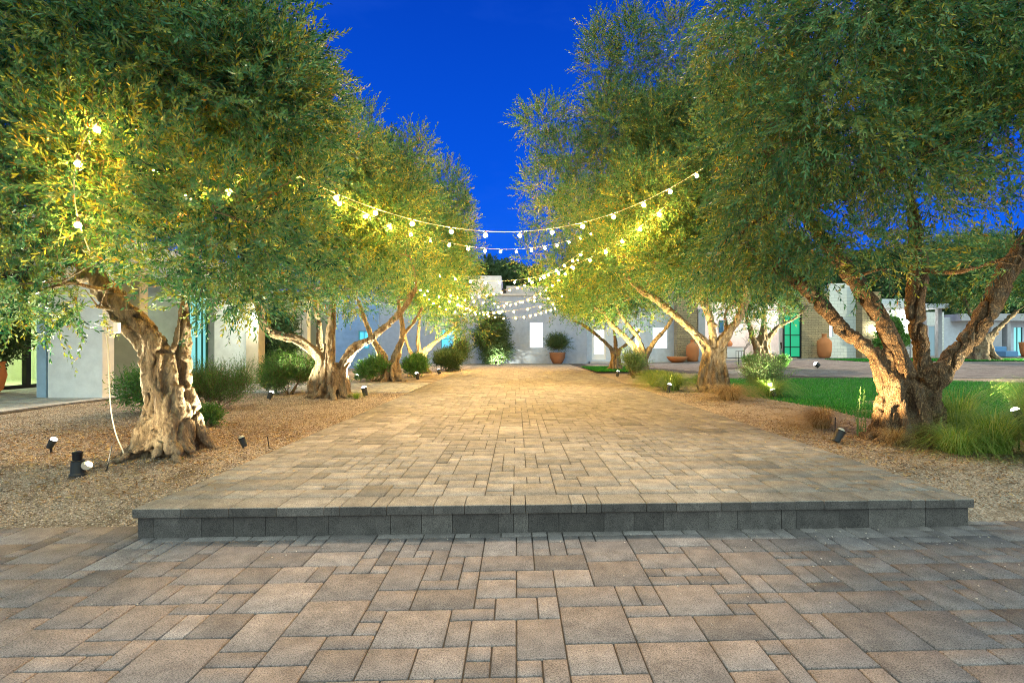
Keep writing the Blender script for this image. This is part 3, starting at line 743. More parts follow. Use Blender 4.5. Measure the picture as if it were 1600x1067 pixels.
limbs = [LB(Y, (500, 632, .17), (495, 595, .15), (503, 565, .12), (482, 543, .10), (460, 530, .095), (427, 522, .09), (413, 505, .08), (405, 488, .07), (395, 450, .05)),
         LB(Y, (514, 632, .18), (514, 600, .16), (514, 561, .125), (516, 527, .115), (520, 480, .10), (523, 430, .08), (530, 380, .05)),
         LB(Y + .2, (506, 632, .12), (507, 580, .10), (501, 550, .085), (498, 512, .08), (492, 460, .05)),
         LB(Y, (533, 632, .16), (534, 605, .145), (536, 572, .125), (553, 545, .12), (580, 529, .115), (606, 507, .10), (625, 490, .08), (650, 450, .05))]
bl = auto_blobs((-3.75, 10.6, 4.0), (2.35, 2.1, 2.3), 44, 0.68, 201, 2.15)
bl += [(at(470, 440, 9.4), (.6, .5, .5)), (at(560, 450, 9.6), (.6, .5, .5)), (at(640, 400, 10.2), (.6, .5, .6)), (at(460, 350, 9.2), (.7, .6, .6)), (at(640, 300, 10.5), (.6, .6, .8)), (at(560, 210, 10.5), (.5, .5, .6)), (at(650, 240, 10.8), (.35, .35, .5)), (at(400, 450, 9.8), (.6, .5, .4))]
tree('second olive tree on the left, four stems fanning out of a wide root flare', limbs, B, .44, bl, 21, .017, 13500, 18, .075, .018,
     crown_kw=dict(L=(.25, .5), inner=.4, up=.6), toes=12, strands=5, amp=.02)
Y = 15.7; B = base_of(613, Y)
limbs = [LB(Y, (606, 600, .2), (604, 575, .17), (598, 560, .15), (590, 543, .14), (582, 530, .13), (570, 500, .1), (560, 470, .06)),
         LB(Y, (620, 600, .19), (618, 575, .16), (618, 560, .13), (624, 545, .12), (629, 527, .115), (628, 505, .1), (622, 470, .06)),
         LB(Y + .1, (618, 600, .1), (620, 560, .08), (631, 524, .075), (646, 504, .07), (660, 480, .05))]
bl = auto_blobs((-3.6, 15.7, 4.7), (2.5, 2.3, 2.7), 40, 0.8, 301, 2.4)
bl += [(at(700, 300, 15.6), (.6, .6, .9)), (at(715, 350, 15.8), (.5, .5, .7)), (at(700, 420, 15.0), (.6, .6, .6))]
tree('third olive tree on the left, two pale stems in a V', limbs, B, .42, bl, 31, .024, 9000, 16, .10, .022, crown_kw=dict(L=(.3, .6), up=.65), toes=9, strands=4, amp=.02)
Y = 20.5; B = base_of(660, Y)
limbs = [LB(Y, (655, 588, .2), (656, 570, .17), (656, 555, .14), (653, 535, .12), (655, 505, .09), (655, 470, .06)),
         LB(Y, (663, 588, .18), (662, 570, .15), (662, 552, .12), (677, 537, .11), (697, 522, .1), (715, 505, .06)),
         LB(Y + .2, (652, 588, .13), (645, 560, .11), (636, 538, .09), (630, 510, .06))]
bl = auto_blobs((-3.35, 20.5, 4.4), (2.4, 2.4, 2.3), 34, 0.85, 401, 2.1)
bl += [(at(735, 505, 19.5), (.7, .6, .45)), (at(745, 470, 20), (.6, .6, .5)), (at(700, 500, 19.5), (.6, .5, .4))]
tree('fourth olive tree on the left, slender, bright yellow-lit crown hanging towards the path', limbs, B, .42, bl, 41, .03, 7500, 14, .125, .028, crown_kw=dict(L=(.3, .65), up=.3, droop=.25), toes=8, strands=3, amp=.02)

# --- right row
Y = 5.75; B = base_of(1420, Y)
limbs = [LB(Y, (1392, 705, .17), (1390, 650, .16), (1394, 610, .14), (1383, 577, .115), (1361, 547, .11), (1324, 521, .105), (1294, 487, .10), (1267, 457, .095), (1237, 435, .085), (1200, 415, .06), (1160, 380, .04)),
         LB(Y - .08, (1405, 705, .18), (1406, 650, .17), (1404, 604, .145), (1399, 555, .13), (1380, 502, .12), (1352, 465, .115), (1325, 424, .105), (1295, 385, .09), (1262, 345, .06), (1240, 300, .04)),
         LB(Y + .1, (1425, 700, .16), (1432, 640, .15), (1437, 590, .13), (1441, 547, .125), (1432, 502, .12), (1431, 454, .12), (1436, 415, .11), (1432, 370, .08), (1420, 300, .05)),
         LB(Y, (1448, 700, .18), (1446, 650, .17), (1444, 612, .15), (1477, 571, .145), (1511, 534, .135), (1545, 484, .13), (1567, 437, .125), (1592, 400, .115), (1625, 340, .09), (1660, 260, .06))]
bl = auto_blobs((4.7, 5.6, 4.1), (2.55, 2.2, 1.75), 34, 0.50, 501, 2.45)
bl += [(at(1200, 120, 5.3), (.5, .5, .7)), (at(1190, 230, 5.2), (.45, .45, .7)), (at(1210, 330, 5.2), (.5, .45, .5)), (at(1240, 400, 5.3), (.45, .4, .25)), (at(1330, 380, 5.0), (.5, .4, .25)),
       (at(1170, 30, 5.4), (.5, .5, .6)), (at(1280, 200, 4.6), (.5, .5, .6)), (at(1400, 250, 4.7), (.5, .5, .5)), (at(1580, 400, 4.9), (.35, .3, .15)), (at(1560, 180, 4.6), (.5, .5, .6)), (at(1150, 400, 5.9), (.4, .4, .3)),
       (at(1350, 60, 4.6), (.7, .6, .6)), (at(1500, 40, 4.6), (.7, .6, .6)), (at(1380, 420, 5.1), (.4, .3, .15))]
def droop_dir(P, D, r):
    k = (P[:, 0] < 3.6)[:, None]; return np.where(k, D * np.array([.7, .7, .5]) + np.array([0, 0, -.35]), D)
tree('big olive tree nearest on the right, four rough spreading limbs from a fluted base', limbs, B, .47, bl, 51, .014, 9800, 22, .064, .0155, mat=BARK2,
     crown_kw=dict(L=(.22, .48), inner=.35, up=.2, droop=.3, dirfun=droop_dir, clear=[((4.9, 3.5, 5.2), (5.3, 8.0, 6.6), .45), ((3.6, 3.5, 5.3), (4.3, 8.0, 6.9), .32), ((5.4, 4.0, 3.1), (6.6, 8.0, 4.2), .38)] + [(at(a_[0], a_[1], q), at(b_[0], b_[1], q), .12 * q / 5) for q in (3.9, 4.3, 4.7, 5.1, 5.5) for a_, b_ in (((1387, 585), (1238, 440)), ((1399, 555), (1305, 395)), ((1437, 560), (1434, 405)), ((1477, 571), (1610, 375)), ((1400, 520), (1540, 490)))]), toes=13, strands=5, strand_end=.40, amp=.022, knots=8, twist=.5,
     hollow=[(at(1425, 640, 5.5), (.05, .14, .3), .10)])
Y = 12.0; B = base_of(1113, Y)
limbs = [LB(Y, (1103, 615, .2), (1102, 590, .18), (1107, 550, .13), (1084, 519, .12), (1057, 495, .115), (1026, 469, .11), (1003, 455, .08), (975, 430, .05)),
         LB(Y, (1115, 615, .2), (1114, 590, .18), (1115, 540, .14), (1110, 501, .13), (1099, 467, .125), (1102, 430, .1), (1105, 370, .06)),
         LB(Y, (1125, 615, .2), (1125, 590, .18), (1125, 540, .14), (1145, 510, .13), (1162, 482, .125), (1170, 446, .115), (1163, 411, .09), (1160, 350, .05)),
         LB(Y + .1, (1132, 560, .05), (1136, 520, .05), (1133, 490, .055), (1150, 472, .05), (1160, 462, .04))]
bl = auto_blobs((4.2, 12.0, 5.3), (3.1, 2.7, 3.2), 60, 0.78, 601, 2.25)
bl += [(at(850, 190, 11.8), (.55, .5, .25), 2), (at(880, 240, 11.8), (.6, .5, .4), 2.2), (at(935, 90, 11.6), (.3, .3, .8), 2.2), (at(985, 75, 11.6), (.35, .35, .9), 2.2), (at(1050, 70, 11.6), (.4, .4, .7), 2), (at(960, 190, 11.4), (.7, .5, .7), 2.4), (at(1030, 190, 11.2), (.7, .5, .6), 2.2),
       (at(1050, 410, 10.6), (.7, .6, .5)), (at(960, 400, 11), (.7, .6, .6)), (at(900, 330, 11.2), (.6, .6, .6)), (at(1130, 440, 10.6), (.6, .5, .4)), (at(1180, 430, 10.8), (.6, .5, .4)), (at(860, 290, 11.8), (.5, .5, .4)), (at(1120, 250, 10.4), (.8, .6, .7)), (at(1010, 300, 10.2), (.8, .6, .7))]
tree('second olive tree on the right, three limbs and a tall airy crown over the path', limbs, B, .42, bl, 61, .018, 25000, 18, .080, .019,
     crown_kw=dict(L=(.28, .6), inner=.4, up=.55), toes=11, strands=5, strand_end=.5, amp=.018, knots=4)
Y = 18.9; B = base_of(1000, Y)
limbs = [LB(Y, (995, 592, .2), (996, 575, .17), (1000, 556, .14), (979, 530, .13), (952, 503, .12), (934, 467, .08), (915, 430, .05)),
         LB(Y, (1002, 592, .18), (1003, 575, .16), (1004, 550, .13), (997, 527, .12), (971, 493, .1), (950, 450, .05)),
         LB(Y, (1006, 592, .17), (1007, 575, .15), (1010, 556, .12), (1026, 530, .11), (1040, 514, .1), (1055, 490, .05))]
bl = auto_blobs((3.6, 18.9, 5.0), (3.3, 2.8, 3.3), 46, 0.95, 701, 2.2)
bl += [(at(880, 470, 18), (.7, .6, .5)), (at(850, 440, 18.5), (.6, .6, .6)), (at(930, 480, 17.6), (.7, .6, .45)), (at(825, 300, 18.9), (.45, .5, .8)), (at(830, 400, 18.6), (.5, .5, .8))]
tree('third olive tree on the right, limbs reaching left over the path', limbs, B, .42, bl, 71, .028, 9500, 15, .12, .026, crown_kw=dict(L=(.35, .7), up=.4), toes=8, strands=4, amp=.02)
Y = 23.0; B = base_of(962, Y)
limbs = [LB(Y, (960, 584, .22), (961, 565, .18), (957, 548, .12), (940, 530, .11), (916, 511, .1), (895, 500, .05)),
         LB(Y, (965, 584, .2), (965, 565, .17), (968, 548, .12), (982, 535, .1), (1000, 515, .06)),
         LB(Y + .1, (962, 584, .2), (962, 565, .16), (962, 540, .12), (958, 505, .08), (955, 480, .05))]
bl = auto_blobs((3.9, 23.0, 4.2), (3.3, 2.4, 2.1), 34, 0.95, 801, 2.5)
tree('farthest olive tree on the right of the walkway, short trunk on the small lawn', limbs, B, .45, bl, 81, .034, 6500, 14, .15, .032, crown_kw=dict(L=(.35, .7)), toes=8, strands=3, amp=.02)

# --- olives across the drive
Y = 22.6; B = base_of(1190, Y)
limbs = [LB(Y, (1183, 582, .3), (1184, 560, .27), (1183, 542, .18), (1176, 525, .15), (1170, 506, .14), (1162, 480, .1), (1150, 450, .06)),
         LB(Y, (1192, 582, .32), (1191, 560, .28), (1191, 535, .2), (1194, 506, .17), (1194, 480, .14), (1195, 440, .08)),
         LB(Y, (1200, 582, .3), (1199, 560, .26), (1199, 537, .14), (1214, 512, .12), (1241, 498, .1), (1262, 477, .07))]
bl = auto_blobs((10.9, 22.6, 4.6), (3.0, 2.2, 1.9), 30, 0.95, 901, 2.6)
bl += [(at(1170, 505, 22), (.8, .6, .3)), (at(1215, 485, 22), (.6, .5, .5)), (at(1140, 480, 22), (.8, .6, .4))]
tree('stout fluted olive tree across the drive in front of the open patio', limbs, B, .66, bl, 91, .036, 6500, 14, .15, .032, group='olive trees across the drive', crown_kw=dict(L=(.3, .65)), toes=10, strands=5, amp=.03)
Y = 26.5; B = base_of(1530, Y)
limbs = [LB(Y, (1520, 580, .42), (1524, 555, .36), (1535, 540, .25), (1548, 525, .2), (1566, 507, .17), (1590, 485, .1)),
         LB(Y, (1535, 580, .42), (1532, 555, .36), (1530, 530, .24), (1520, 500, .15), (1505, 460, .08))]
bl = auto_blobs((24.3, 26.5, 5.2), (3.8, 2.4, 2.6), 40, 1.05, 951, 3.0)
tree('broad old olive tree across the drive at the right edge, wide lit roots', limbs, B, .95, bl, 95, .05, 7500, 14, .16, .036, group='olive trees across the drive', crown_kw=dict(L=(.35, .7)), toes=12, strands=5, amp=.04)

# ------------------------------------------------------------------ shrubs and plants
def shrub(name, label, cat, c, R, n, K, leaf, width, mat, seed, up=1.0, L=(.15, .35), group=None, stems=9, nb=7, spread=.9):
    z = h(c[0], c[1]); root = empty(name, (c[0], c[1], z), label, cat, group)
    bl = auto_blobs((c[0], c[1], z + R[2] * 0.98), R, nb, min(R) * 0.5, seed, z)
    crown_mesh('foliage', bl, n, K, leaf, width, seed, L=L, up=up, inner=.2, mats=(mat, BARK), parent=root, droop=.05, twig=.0014, spread=spread)
    mb = MB(); r = random.Random(seed)
    for k in range(stems):
        b = r.choice(bl)[0]; p0 = Vector((c[0] + r.gauss(0, .04), c[1] + r.gauss(0, .04), z - .03)); p1 = p0.lerp(b, .5) + Vector((r.gauss(0, .04), r.gauss(0, .04), 0)); mb.tube([p0, p1, b], [.014, .009, .004], 5)
    mb.build('stem', BARK, root, smooth=True); return root
G = 'shrubs in the left bed'
shrub('shrub', 'low dark leafy shrub behind the nearest left trunk, by the white pier', 'shrub', (-5.6, 8.0), (.62, .5, .42), 1100, 14, .045, .016, SHRUB, 1001, .8, group=G)
shrub('shrub', 'leafy rosemary-like shrub with upright sprigs right of the nearest left trunk', 'shrub', (-4.95, 8.4), (.62, .5, .36), 1500, 18, .030, .009, SHRUB, 1002, 1.5, L=(.2, .5), group=G)
shrub('shrub', 'small bright green shrub at the right foot of the nearest left trunk', 'shrub', (-4.05, 6.75), (.2, .18, .13), 260, 12, .035, .014, SHRUB, 1003, .8, L=(.08, .16), group=G)
shrub('shrub', 'wide bright green shrub left of the second tree with fine upright sprigs', 'shrub', (-5.0, 11.25), (.68, .5, .40), 2000, 18, .040, .011, SHRUB, 1004, 1.3, L=(.2, .42), group=G)
shrub('shrub', 'green shrub between the second and third left trees, before the blue wall', 'shrub', (-4.35, 15.6), (.55, .5, .36), 900, 14, .06, .02, SHRUB, 1005, 1.0, group=G)
shrub('shrub', 'green shrub in the bed between the third and fourth left trees', 'shrub', (-3.5, 18.0), (.5, .45, .38), 900, 14, .07, .022, SHRUB, 1006, .9, group=G)
shrub('shrub', 'dark rounded shrub right of the fourth left tree', 'shrub', (-3.0, 22.0), (.7, .6, .45), 900, 14, .08, .025, DARKL, 1007, .7, group=G)
shrub('shrub', 'bluish feathery shrub beneath the cyan window near the path end', 'shrub', (-2.75, 23.5), (.75, .7, .65), 1100, 16, .10, .016, DARKL, 1008, 1.1, L=(.3, .6), group=G)
shrub('shrub', 'tall loose dark shrub behind the lit pillar at the left house', 'shrub', (-7.6, 16.2), (.8, .5, 1.15), 1300, 14, .09, .035, DARKL, 1009, .6, group=G, nb=10)
shrub('climbing_shrub', 'large bougainvillea-like bush against the far wall, lit from below', 'shrub', (-1.5, 30.6), (1.75, .8, 1.7), 3000, 14, .12, .05, DARKL, 1010, .2, L=(.3, .8), nb=12)
shrub('plant', 'small green tuft at the left foot of the stout olive before the patio', 'plant', (9.85, 21.6), (.28, .25, .25), 260, 12, .14, .02, SHRUB, 1011, 1.5, L=(.1, .3), group='plants around the stout olive')
shrub('plant', 'bright green spiky plant at the right foot of the stout olive before the patio', 'plant', (11.35, 21.9), (.32, .25, .26), 320, 12, .14, .02, SHRUB, 1012, 1.5, L=(.1, .3), group='plants around the stout olive')
shrub('shrub', 'pale sprig-tipped green shrub at the right foot of the second right tree', 'shrub', (5.55, 11.6), (.42, .4, .42), 900, 16, .040, .016, STEM, 1013, 1.6, L=(.2, .5), group='shrubs in the right bed')
shrub('shrub', 'pale stalky plant beside the third right tree', 'shrub', (3.95, 17.2), (.4, .4, .38), 420, 14, .07, .018, STEM, 1014, 1.8, L=(.3, .6), group='shrubs in the right bed')
shrub('shrub', 'green lit bush behind the porch, seen under the far right olive', 'shrub', (22.5, 31.0), (1.3, .9, 1.2), 1000, 14, .14, .05, SHRUB, 1015, .6)

def grass_clump(label, x, y, n, hgt, rad, mat, seed, width=.003, arch=.6, group='ornamental grass tufts in the right bed', dirx=0.0):
    z = h(x, y); root = tag(empty('ornamental_grass', (x, y, z), label, 'grass tuft', group), kind='thing')
    r = np.random.default_rng(seed); a = r.uniform(0, 6.283, n); rr = rad * .22 * np.sqrt(r.random(n)); S = 6
    base = np.stack([x + np.cos(a) * rr, y + np.sin(a) * rr, np.full(n, z - .01)], -1)
    a2 = a + r.normal(0, .5, n); out = np.stack([np.cos(a2) + dirx, np.sin(a2), 0 * a], -1)
    Hh = hgt * r.uniform(.45, 1.15, n); Ar = rad * r.uniform(.2, 1.2, n) * arch / .6
    side = np.stack([-np.sin(a2), np.cos(a2), 0 * a], -1) * width
    pts = []
    for k in range(S + 1):
        t = k / S; drop = np.clip(t - .45, 0, 1) ** 2 * 1.5
        p = base + out * (Ar * t ** 1.7)[:, None] + np.array([0, 0, 1.0]) * (Hh * (np.sin(t * 1.5708) - drop * (Ar / np.maximum(Hh, .01)) * .9))[:, None]
        p[:, 2] = np.maximum(p[:, 2], z + .004)
        w = side * (1 - t * .85); pts += [p - w, p + w]
    V = np.stack(pts, 1).reshape(-1, 3); q = np.array([(2 * k, 2 * k + 1, 2 * k + 3, 2 * k + 2) for k in range(S)])
    F = (np.arange(n)[:, None, None] * (2 * S + 2) + q[None]).reshape(-1, 4)
    me = np_mesh('blades', V, F, {'v': np.repeat(r.random(n), S)}); link_mesh('blades', me, mat, root); return root
grass_clump('tall wispy green grass tuft at the right edge of the photo, beside the spotlight', 5.1, 4.8, 900, .80, .62, GRN, 61, .003)
grass_clump('arching green grass tuft just right of the nearest right trunk', 4.75, 5.1, 1000, .46, .58, GRN, 62, .003)
grass_clump('low yellow-green grass tuft in front of the nearest right trunk', 4.35, 5.05, 800, .32, .5, GRN, 63, .003)
grass_clump('long arching grass tuft between the nearest right trunk and the lawn', 5.7, 5.6, 750, .72, .6, GRN, 64, .003)
grass_clump('green grass tuft at the frame edge behind the tall wispy one', 6.3, 5.3, 750, .8, .62, GRN, 65, .003)
grass_clump('small dry tan grass tuft left of the nearest right trunk', 3.93, 6.6, 1100, .30, .42, TAN, 66, .0026, dirx=-.5)
grass_clump('golden dry grass tuft at the foot of the second right tree', 4.2, 10.1, 1500, .36, .7, TAN, 67, .003)
grass_clump('dry grass tuft right of the second right tree under its pale shrub', 5.3, 10.7, 1200, .42, .7, GRN, 68, .003)
grass_clump('dense green grass mound left of the second right tree, nearer one', 3.75, 12.4, 1500, .48, .8, GRN, 69, .004)
grass_clump('dense green grass mound left of the second right tree, middle one', 3.75, 13.7, 1500, .48, .7, GRN, 70, .004)
grass_clump('dense green grass mound left of the second right tree, farther one', 4.2, 15.2, 1200, .40, .8, GRN, 71, .005)
grass_clump('green grass mound between the second and third right trees by the lawn', 5.2, 14.2, 1000, .36, .8, GRN, 72, .005)
grass_clump('small grass tuft at the foot of the third right tree', 4.7, 17.9, 500, .3, .5, GRN, 73, .006)
grass_clump('thin grass sprouting at the right foot of the second left tree', -3.25, 10.4, 260, .16, .2, GRN, 74, .003, group='grass sprouts in the left bed')

def weed(label, x, y, stalks, hgt, seed, group='leafy weed stalks around the nearest right trunk'):
    z = h(x, y); root = empty('weed', (x, y, z), label, 'plant', group); r = np.random.default_rng(seed); n = stalks
    P = np.stack([x + r.normal(0, .06, n), y + r.normal(0, .05, n), np.full(n, z)], -1); D = norm(np.stack([r.normal(0, .13, n), r.normal(0, .1, n), np.ones(n)], -1))
    V, F, val, tv, tf = sprigs(P, D, hgt * r.uniform(.5, 1.0, n), 44, .027, .010, r, -.02, 1.3, .003, .08)
    me = np_mesh('stalks', np.concatenate([V, tv]), np.concatenate([F, tf + len(V)]), {'v': np.concatenate([val, np.full(len(tf), .3)])}, mat_index=np.concatenate([np.zeros(len(F)), np.zeros(len(tf))]))
    link_mesh('stalks', me, STEM, root); return root
weed('tall leafy weed stalks left of the nearest right trunk', 4.0, 5.95, 6, .58, 81)
weed('leafy weed stalks touching the left side of the nearest right trunk', 4.22, 5.7, 9, .42, 82)
weed('sparse weed stalks right of the nearest right trunk among the grass', 5.05, 5.9, 9, .42, 83)
weed('thin weed stalks in the tall grass at the right edge', 5.55, 5.7, 6, .48, 84)
weed('leafy weed stalks in front of the long arching grass right of the trunk', 4.85, 5.5, 8, .40, 86)
grass_clump('upright lime-green grass tuft before the tall wispy one at the right edge', 4.85, 4.55, 700, .55, .45, GRN, 91, .0028)
grass_clump('upright lime-green grass tuft at the right root of the nearest right trunk', 4.95, 5.75, 700, .62, .45, GRN, 92, .0028)
grass_clump('small golden grass tuft at the left root of the nearest right trunk', 4.02, 5.45, 500, .22, .26, TAN, 93, .002)
grass_clump('tall lime-green grass tuft reaching out of the right edge of the photo', 5.6, 5.0, 800, .85, .6, GRN, 94, .003)
weed('single weed stalk in front of the nearest right trunk', 4.36, 5.25, 2, .42, 85)

# ------------------------------------------------------------------ string lights
def string_light(label, A, M, Bp, spacing=0.56, group='strings of globe lights between the trees', r=0.031):
    """A, M, Bp: points the cord passes through (M = lowest part)"""
    A, M, Bp = Vector(A), Vector(M), Vector(Bp)
    tm = (M - A).length / ((M - A).length + (Bp - M).length)
    c = (M - A * (1 - tm) ** 2 - Bp * tm ** 2) / (2 * tm * (1 - tm))
    N = 60; pts = [A * (1 - t) ** 2 + c * 2 * t * (1 - t) + Bp * t * t for t in [i / N for i in range(N + 1)]]
    root = empty('string_light', A, label, 'string light', group)
    mb = MB(); mb.tube(pts, .0038, 5); mb.build('wire', WIRE, root)
    acc = spacing * .4; k = 0
    for i in range(N):
        seg = (pts[i + 1] - pts[i]).length
        while acc <= seg:
            p = pts[i].lerp(pts[i + 1], acc / seg); acc += spacing * random.uniform(.94, 1.06)
            s = MB(); s.lathe(p.x, p.y, [(.012, p.z - .035), (.012, p.z - .002), (.006, p.z + .006)], 8)
            so = s.build('socket', FROND, root)
            g = MB(); q = p.z - .035 - r * .92
            g.lathe(p.x, p.y, [(r * math.sin(a), q + r * math.cos(a)) for a in [math.pi * (j + .02) / 6.04 for j in range(6, -1, -1)]], 10)
            g.build('bulb', FARB if p.y > 15 else BULB, root, smooth=True); k += 1
        acc -= seg
    return root
string_light('nearest light string, sagging across the path from the nearest left crown', at(432, 258, 6.7), at(772, 362, 7.9), at(1100, 262, 8.8))
string_light('second light string, running from the second left tree away to the third right tree', at(513, 304, 8.8), at(757, 388, 12.2), at(925, 362, 15.5), .58)
string_light('third light string, rising from the third left tree to the second right tree', at(611, 404, 17.0), at(705, 432, 16.0), at(1040, 322, 9.8), .6)
string_light('fourth light string, from the fourth left tree up to the second right crown', at(722, 465, 23.0), at(800, 450, 19.5), at(921, 384, 14.0), .62)
string_light('fifth light string, nearly level between the far trees', at(700, 458, 19.0), at(790, 472, 22.0), at(905, 455, 21.0), .60, r=.030)
string_light('sixth light string, low over the path end', at(655, 448, 18.0), at(760, 489, 23.0), at(880, 470, 23.0), .62, r=.030)
string_light('seventh light string, lowest of all by the far wall', at(712, 473, 20.5), at(800, 496, 26.0), at(868, 480, 22.0), .62, r=.030)
string_light('eighth light string, short one low between the third left tree and the far bush', at(640, 436, 17.5), at(715, 474, 19.5), at(790, 482, 24.0), .6, r=.030)
string_light('ninth light string, rising steeply right of the sixth one into the third right crown', at(775, 478, 24.0), at(835, 462, 20.5), at(905, 400, 16.5), .6, r=.030)
string_light('light string hanging down through the nearest left crown', at(165, 180, 4.1), at(116, 300, 3.7), at(140, 392, 4.0), .45, r=.022)
string_light('light string mostly hidden inside the nearest left crown above its trunk', at(209, 170, 4.9), at(300, 300, 4.9), at(410, 258, 4.9), .42, r=.030)

# ------------------------------------------------------------------ garden spotlights
def spotlight(label, x, y, target, power, face=True, r=.045, L=.12, tilt=None, group='black garden spotlights in the beds', col=(1.0, .90, .62), stake=.05, angle=115):
    z = h(x, y); p = Vector((x, y, z + stake + r)); d = (Vector(target) - p).normalized()
    root = empty('spotlight', (x, y, z), label, 'spotlight', group)
    a = MB(); a.tube([p - d * L * .55, p + d * L * .45], [r * .8, r], 16); a.build('housing', BLK2, root)
    b = MB(); b.tube([p + d * (L * .45), p + d * (L * .45 + .012)], [r * 1.08, r * 1.08], 16); b.build('rim', BLACK, root)
    c = MB(); c.tube([p + d * (L * .45 + .0125), p + d * (L * .45 + .02), p + d * (L * .45 + .02 + r * .3), p + d * (L * .45 + .02 + r * .5)], [r * .9, r * .88, r * .65, r * .2], 16); c.build('lens', LAMPF if face else PLAST, root)
    s = MB(); s.tube([(x, y, z - .04), (x, y, z + stake + .01)], .01, 6); s.build('stake', BLACK, root)
    if power > 0:
        ld = bpy.data.lights.new('beam', 'SPOT'); ld.energy = power; ld.color = col; ld.spot_size = math.radians(angle); ld.spot_blend = .7; ld.shadow_soft_size = .04
        lo = bpy.data.objects.new('beam', ld); COL.objects.link(lo); lo.parent = root; lo.location = (p + d * (L * .45 + .06 + r * .6)) - root.location
        lo.rotation_euler = d.to_track_quat('-Z', 'Y').to_euler()
    return root
def gp(px, py):
    """ground point under a photo pixel"""
    Y = 6.0
    for _ in range(30):
        x = (px - 807) / FPX * Y; Y = FPX * (EYE - h(x, Y)) / (py - 542)
    return (px - 807) / FPX * Y, Y
L1 = 800
x, y = gp(80, 706); spotlight('lit spotlight with starry glare left of the black bollard on the gravel', x, y, (-3.6, 5.2, 2.2), L1 * .4, r=.032, L=.08)
x, y = gp(380, 700); spotlight('small black wedge spotlight between the nearest left trunk and the path', x, y, (-3.3, 5.15, 1.7), L1 * .26, face=False, r=.032, L=.085, stake=.03)
x, y = gp(422, 626); spotlight('small white-faced spotlight left of the second left tree', x, y, (-3.9, 10.9, 3.0), L1 * .4, r=.05)
x, y = gp(570, 620); spotlight('brightest spotlight right of the second left tree', x, y, (-3.8, 10.8, 3.0), L1 * .7, r=.06, L=.16)
x, y = gp(557, 594); spotlight('small spotlight left of the third left tree', x, y, (-3.8, 15.8, 3.0), L1 * 1.3, r=.06, col=(1, .74, .30))
x, y = gp(652, 593); spotlight('dark spotlight before the shrub between the third and fourth left trees', x, y, (-3.7, 15.9, 3.0), L1, r=.06, L=.2, col=(1, .74, .30))
x, y = gp(686, 586); spotlight('round white-faced spotlight right of the fourth left tree', x, y, (-3.7, 20.5, 3.0), L1 * 1.3, r=.08, col=(1, .74, .30))
x, y = gp(1310, 692); spotlight('dark cylindrical spotlight left of the nearest right trunk', x, y, (4.35, 5.7, 1.8), L1 * .22, face=False, r=.045, L=.12, col=(1, .70, .34), stake=.03)
x, y = gp(1592, 702); spotlight('bright spotlight at the right edge behind the tall grass', x, y, (4.6, 5.9, 2.4), L1 * .08, r=.04, stake=.3, angle=90)
x, y = gp(1045, 614); spotlight('black spotlight by the paving left of the second right tree', x, y, (4.2, 12, 4.0), L1 * .9, r=.05, L=.18, col=(1, .74, .30), angle=100)
x, y = gp(1209, 622); spotlight('bright spotlight on the mulch between the two nearest right trees', x, y, (4.9, 11.9, 3.0), L1 * .25, r=.05, L=.12)
x, y = gp(965, 589); spotlight('small black spotlight at the path edge left of the third right tree', x, y, (4.0, 18.9, 4.0), L1 * 1.6, r=.06, L=.16, col=(1, .74, .30))
x, y = gp(1277, 576); spotlight('round bright spotlight right of the stout olive before the patio', x, y, (10.8, 22.4, 2.0), L1 * 1.2, r=.11, L=.16)
x, y = gp(1166, 573); spotlight('bright spotlight left of the stout olive before the patio', x, y, (10.5, 22.5, 2.0), L1 * 1.2, r=.08, L=.16)
spotlight('bright flat spotlight right of the broad far right olive', 27.3, 25.2, (24.4, 26.4, 1.6), L1 * 1.3, r=.12, L=.2)
spotlight('spotlight glowing on the wall beneath the far bush', -1.2, 29.6, (-1.0, 32, 1.3), L1 * .5, r=.07, stake=.05)

# transformer-like bollard lamp with a pale lens disc
x, y = gp(122, 742); z = h(x, y); root = empty('bollard_light', (x, y, z), 'squat black garden light with pale round side lens, near the nearest left trunk', 'garden light')
a = MB(); a.lathe(x, y, [(.062, z - .01), (.062, z + .012), (.052, z + .02), (.049, z + .12), (.054, z + .125)], 20); a.build('housing', BLK2, root, smooth=False)
a = MB(); a.lathe(x - .006, y, [(.034, z + .126), (.034, z + .18), (.038, z + .182), (.038, z + .195), (.02, z + .202)], 20); a.build('cap', BLACK, root)
p = Vector((x + .08, y - .01, z + .085)); a = MB(); a.tube([p, p + Vector((.016, -.014, 0))], [.038, .036], 24); a.build('lens', PLAST, root)
a = MB(); a.tube([(x + .03, y, z + .07), tuple(p)], [.025, .025], 12); a.build('lens_arm', BLACK, root)

ld = bpy.data.lights.new('beam', 'SPOT'); ld.energy = 45; ld.color = (1, .84, .54); ld.spot_size = math.radians(110); ld.spot_blend = .8; ld.shadow_soft_size = .04
lo = bpy.data.objects.new('beam', ld); COL.objects.link(lo); lo.parent = root; lo.location = p + Vector((.05, -.03, .0)) - root.location
lo.rotation_euler = (Vector((-3.3, 5.0, 1.1)) - p).to_track_quat('-Z', 'Y').to_euler()

